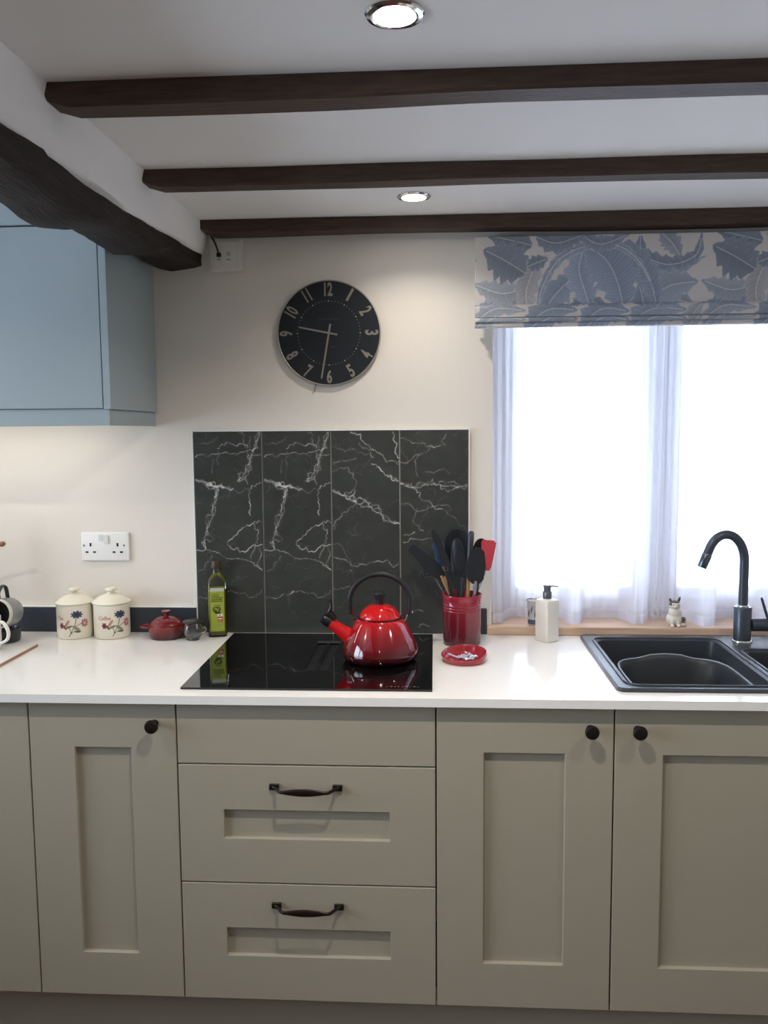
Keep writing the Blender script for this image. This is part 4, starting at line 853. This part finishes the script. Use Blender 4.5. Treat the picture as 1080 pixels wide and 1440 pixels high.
r = np.hypot((U_+.002)/.011, (V_-.083)/.010); C[(np.abs(r-.9) < .14) & (V_ < .090)] = lin('2B3518'); C[(r < .78) & (vnoise(U_, V_, 420, 8) > .42)] = lin('35401E'); C[(np.abs(U_-.001) < .008) & (np.abs(V_-.0725) < .0022)] = lin('20290F'); C[(np.abs(V_-.094) < .0009) & (np.abs(U_) < .009)] = lin('2B3518')
C[(np.abs(U_-.0075) < .0075) & (np.abs(V_-.0655) < .0035)] = lin('DDE0D0'); C[(np.abs(U_-.0075) < .0068) & (np.abs(V_-.0535) < .0075)] = lin('B03A3A'); C[(np.abs(U_-.0075) < .005) & (np.abs(V_-.0535) < .0055) & (vnoise(U_, V_, 380, 5) > .6)] = lin('E6D8D0'); C[(np.abs(U_-.0065) < .0018) & (np.abs(V_-.0655) < .0018)] = lin('3A3A3A')
C[(np.abs(U_-.008) < .007) & (np.abs(V_-.037) < .004) & (vnoise(U_, V_, 380, 6) > .45)] = lin('6FA06A')
painted_grid('label', np.stack([U_, np.full(U_.shape, -.02765), V_], -1), C, mat('label_paper', 'A0A0A0', .5, attr=True), ob, smooth=False)

# ================================================================== MUGS AND BOARD BY THE LEFT EDGE
br = thing('worktop_saver', 'white topped board with a thin wooden edge under the mugs', 'board', (0, 0, 0))
box('top', -.90, -.5235, -.44, -.1885, ZT+.0002, ZT+.0066, mat('board_white', 'E6E5E2', .25), br); WE = mat('board_edge', 'A77C62', .5, var=.15, vscale=20)
box('edge', -.5232, -.5195, -.44, -.186, ZT+.0002, ZT+.0072, WE, br, bev=.001, seg=1); box('edge', -.90, -.5236, -.4442, -.4402, ZT+.0002, ZT+.0072, WE, br, bev=.001, seg=1)
def mug(name, label, loc, m_out, m_in, R=.042, H=.092, rot=None, hang=0., m_rim=None):
    t = thing(name, label, 'mug', loc, tilt=rot, group='mugs by the mug tree')
    lathe('body', [(R*.82, 0), (R*.93, .002), (R*.98, .010), (R, .03), (R, H-.002), (R-.001, H), (R-.003, H), (R-.0038, H-.004)], m_out, t, 56, 35, close=False)
    bt = lathe('inside', [(R-.0038, H-.004), (R-.0042, .02), (R*.7, .006), (.0005, .0055)], m_in, t, 56, 40, close=False); lathe('foot', [(.0005, .0002), (R*.82, .0)], m_out, t, 56, close=False)
    if m_rim: lathe('rim', [(R+.0004, H-.012), (R+.0004, H-.001), (R-.001, H+.0006), (R-.004, H), (R-.0042, H-.006)], m_rim, t, 56, 40, close=False)
    tube('handle', spline([(R-.001, 0, H*.82), (R+.018, 0, H*.86), (R+.034, 0, H*.62), (R+.029, 0, H*.36), (R-.001, 0, H*.20)], 6), [(.0060, .0040)]*25, m_rim if name == 'white_mug' else (DM if name == 'grey_mug' else m_out), t, 12, up=(0, 1, 0)); return t
WM = mat('mug_white', 'ECEAE6', .2); GM = mat('mug_grey', '85888A', .3); DM = mat('mug_dark', '2B2D30', .3); CM_ = mat('mug_cream_rim', 'CFCBC0', .3)
mug('white_mug', 'white mug standing on the worktop saver, handle towards the canisters', (-.634, -.258, ZT+.0068), WM, WM, .043, .094, (0, 0, -.2), m_rim=WM)
bdh = thing('black_dish', 'small round black dish under the hanging grey mug', 'dish', (-.646, -.128, ZT+.0004))
lathe('body', [(.036, 0), (.041, .002), (.044, .010), (.045, .036), (.0435, .0365), (.042, .030), (.039, .006), (.0005, .005)], DM, bdh, 48, 40)
# grey mug hung from the tree, mouth turned to the room
ax = Vector((.02, -.99, .12)).normalized(); upv = Vector((0, 0, 1)); hx = (upv-ax*ax.dot(upv)).normalized(); hy = ax.cross(hx)
gm = mug('grey_mug', 'grey mug with pale rim and dark inside hanging from the mug tree', (0, 0, 0), GM, mat('mug_inside', '505352', .4), .042, .085, None, m_rim=CM_)
gm.matrix_world = Matrix(((hx.x, hy.x, ax.x, -.628), (hx.y, hy.y, ax.y, -.122), (hx.z, hy.z, ax.z, .986), (0, 0, 0, 1)))
mt = thing('mug_tree', 'wooden mug tree with round-ended pegs at the end of the worktop', 'mug tree', (-.760, -.108, ZT+.0002))
TW = mat('tree_wood', '8A5A48', .45, var=.15, vscale=20)
lathe('base', [(.065, 0), (.070, .003), (.070, .012), (.065, .016), (.0005, .017)], TW, mt, 40); lathe('post', [(.011, .0168), (.011, .31), (.014, .318), (.012, .328), (.0005, .332)], TW, mt, 24)
for a, z in ((-.1, .243), (2.1, .245), (4.2, .245), (-.75, .100), (1.9, .118), (4.0, .118)):
    c, s = math.cos(a), math.sin(a); tube('peg', [(.009*c, .009*s, z), (.06*c, .06*s, z+.022), (.106*c, .106*s, z+.036), (.110*c, .110*s, z+.037), (.116*c, .116*s, z+.039), (.1225*c, .1225*s, z+.041), (.126*c, .126*s, z+.042)], [.0052, .0048, .0045, .0060, .0078, .0068, .0025], TW, mt, 14)
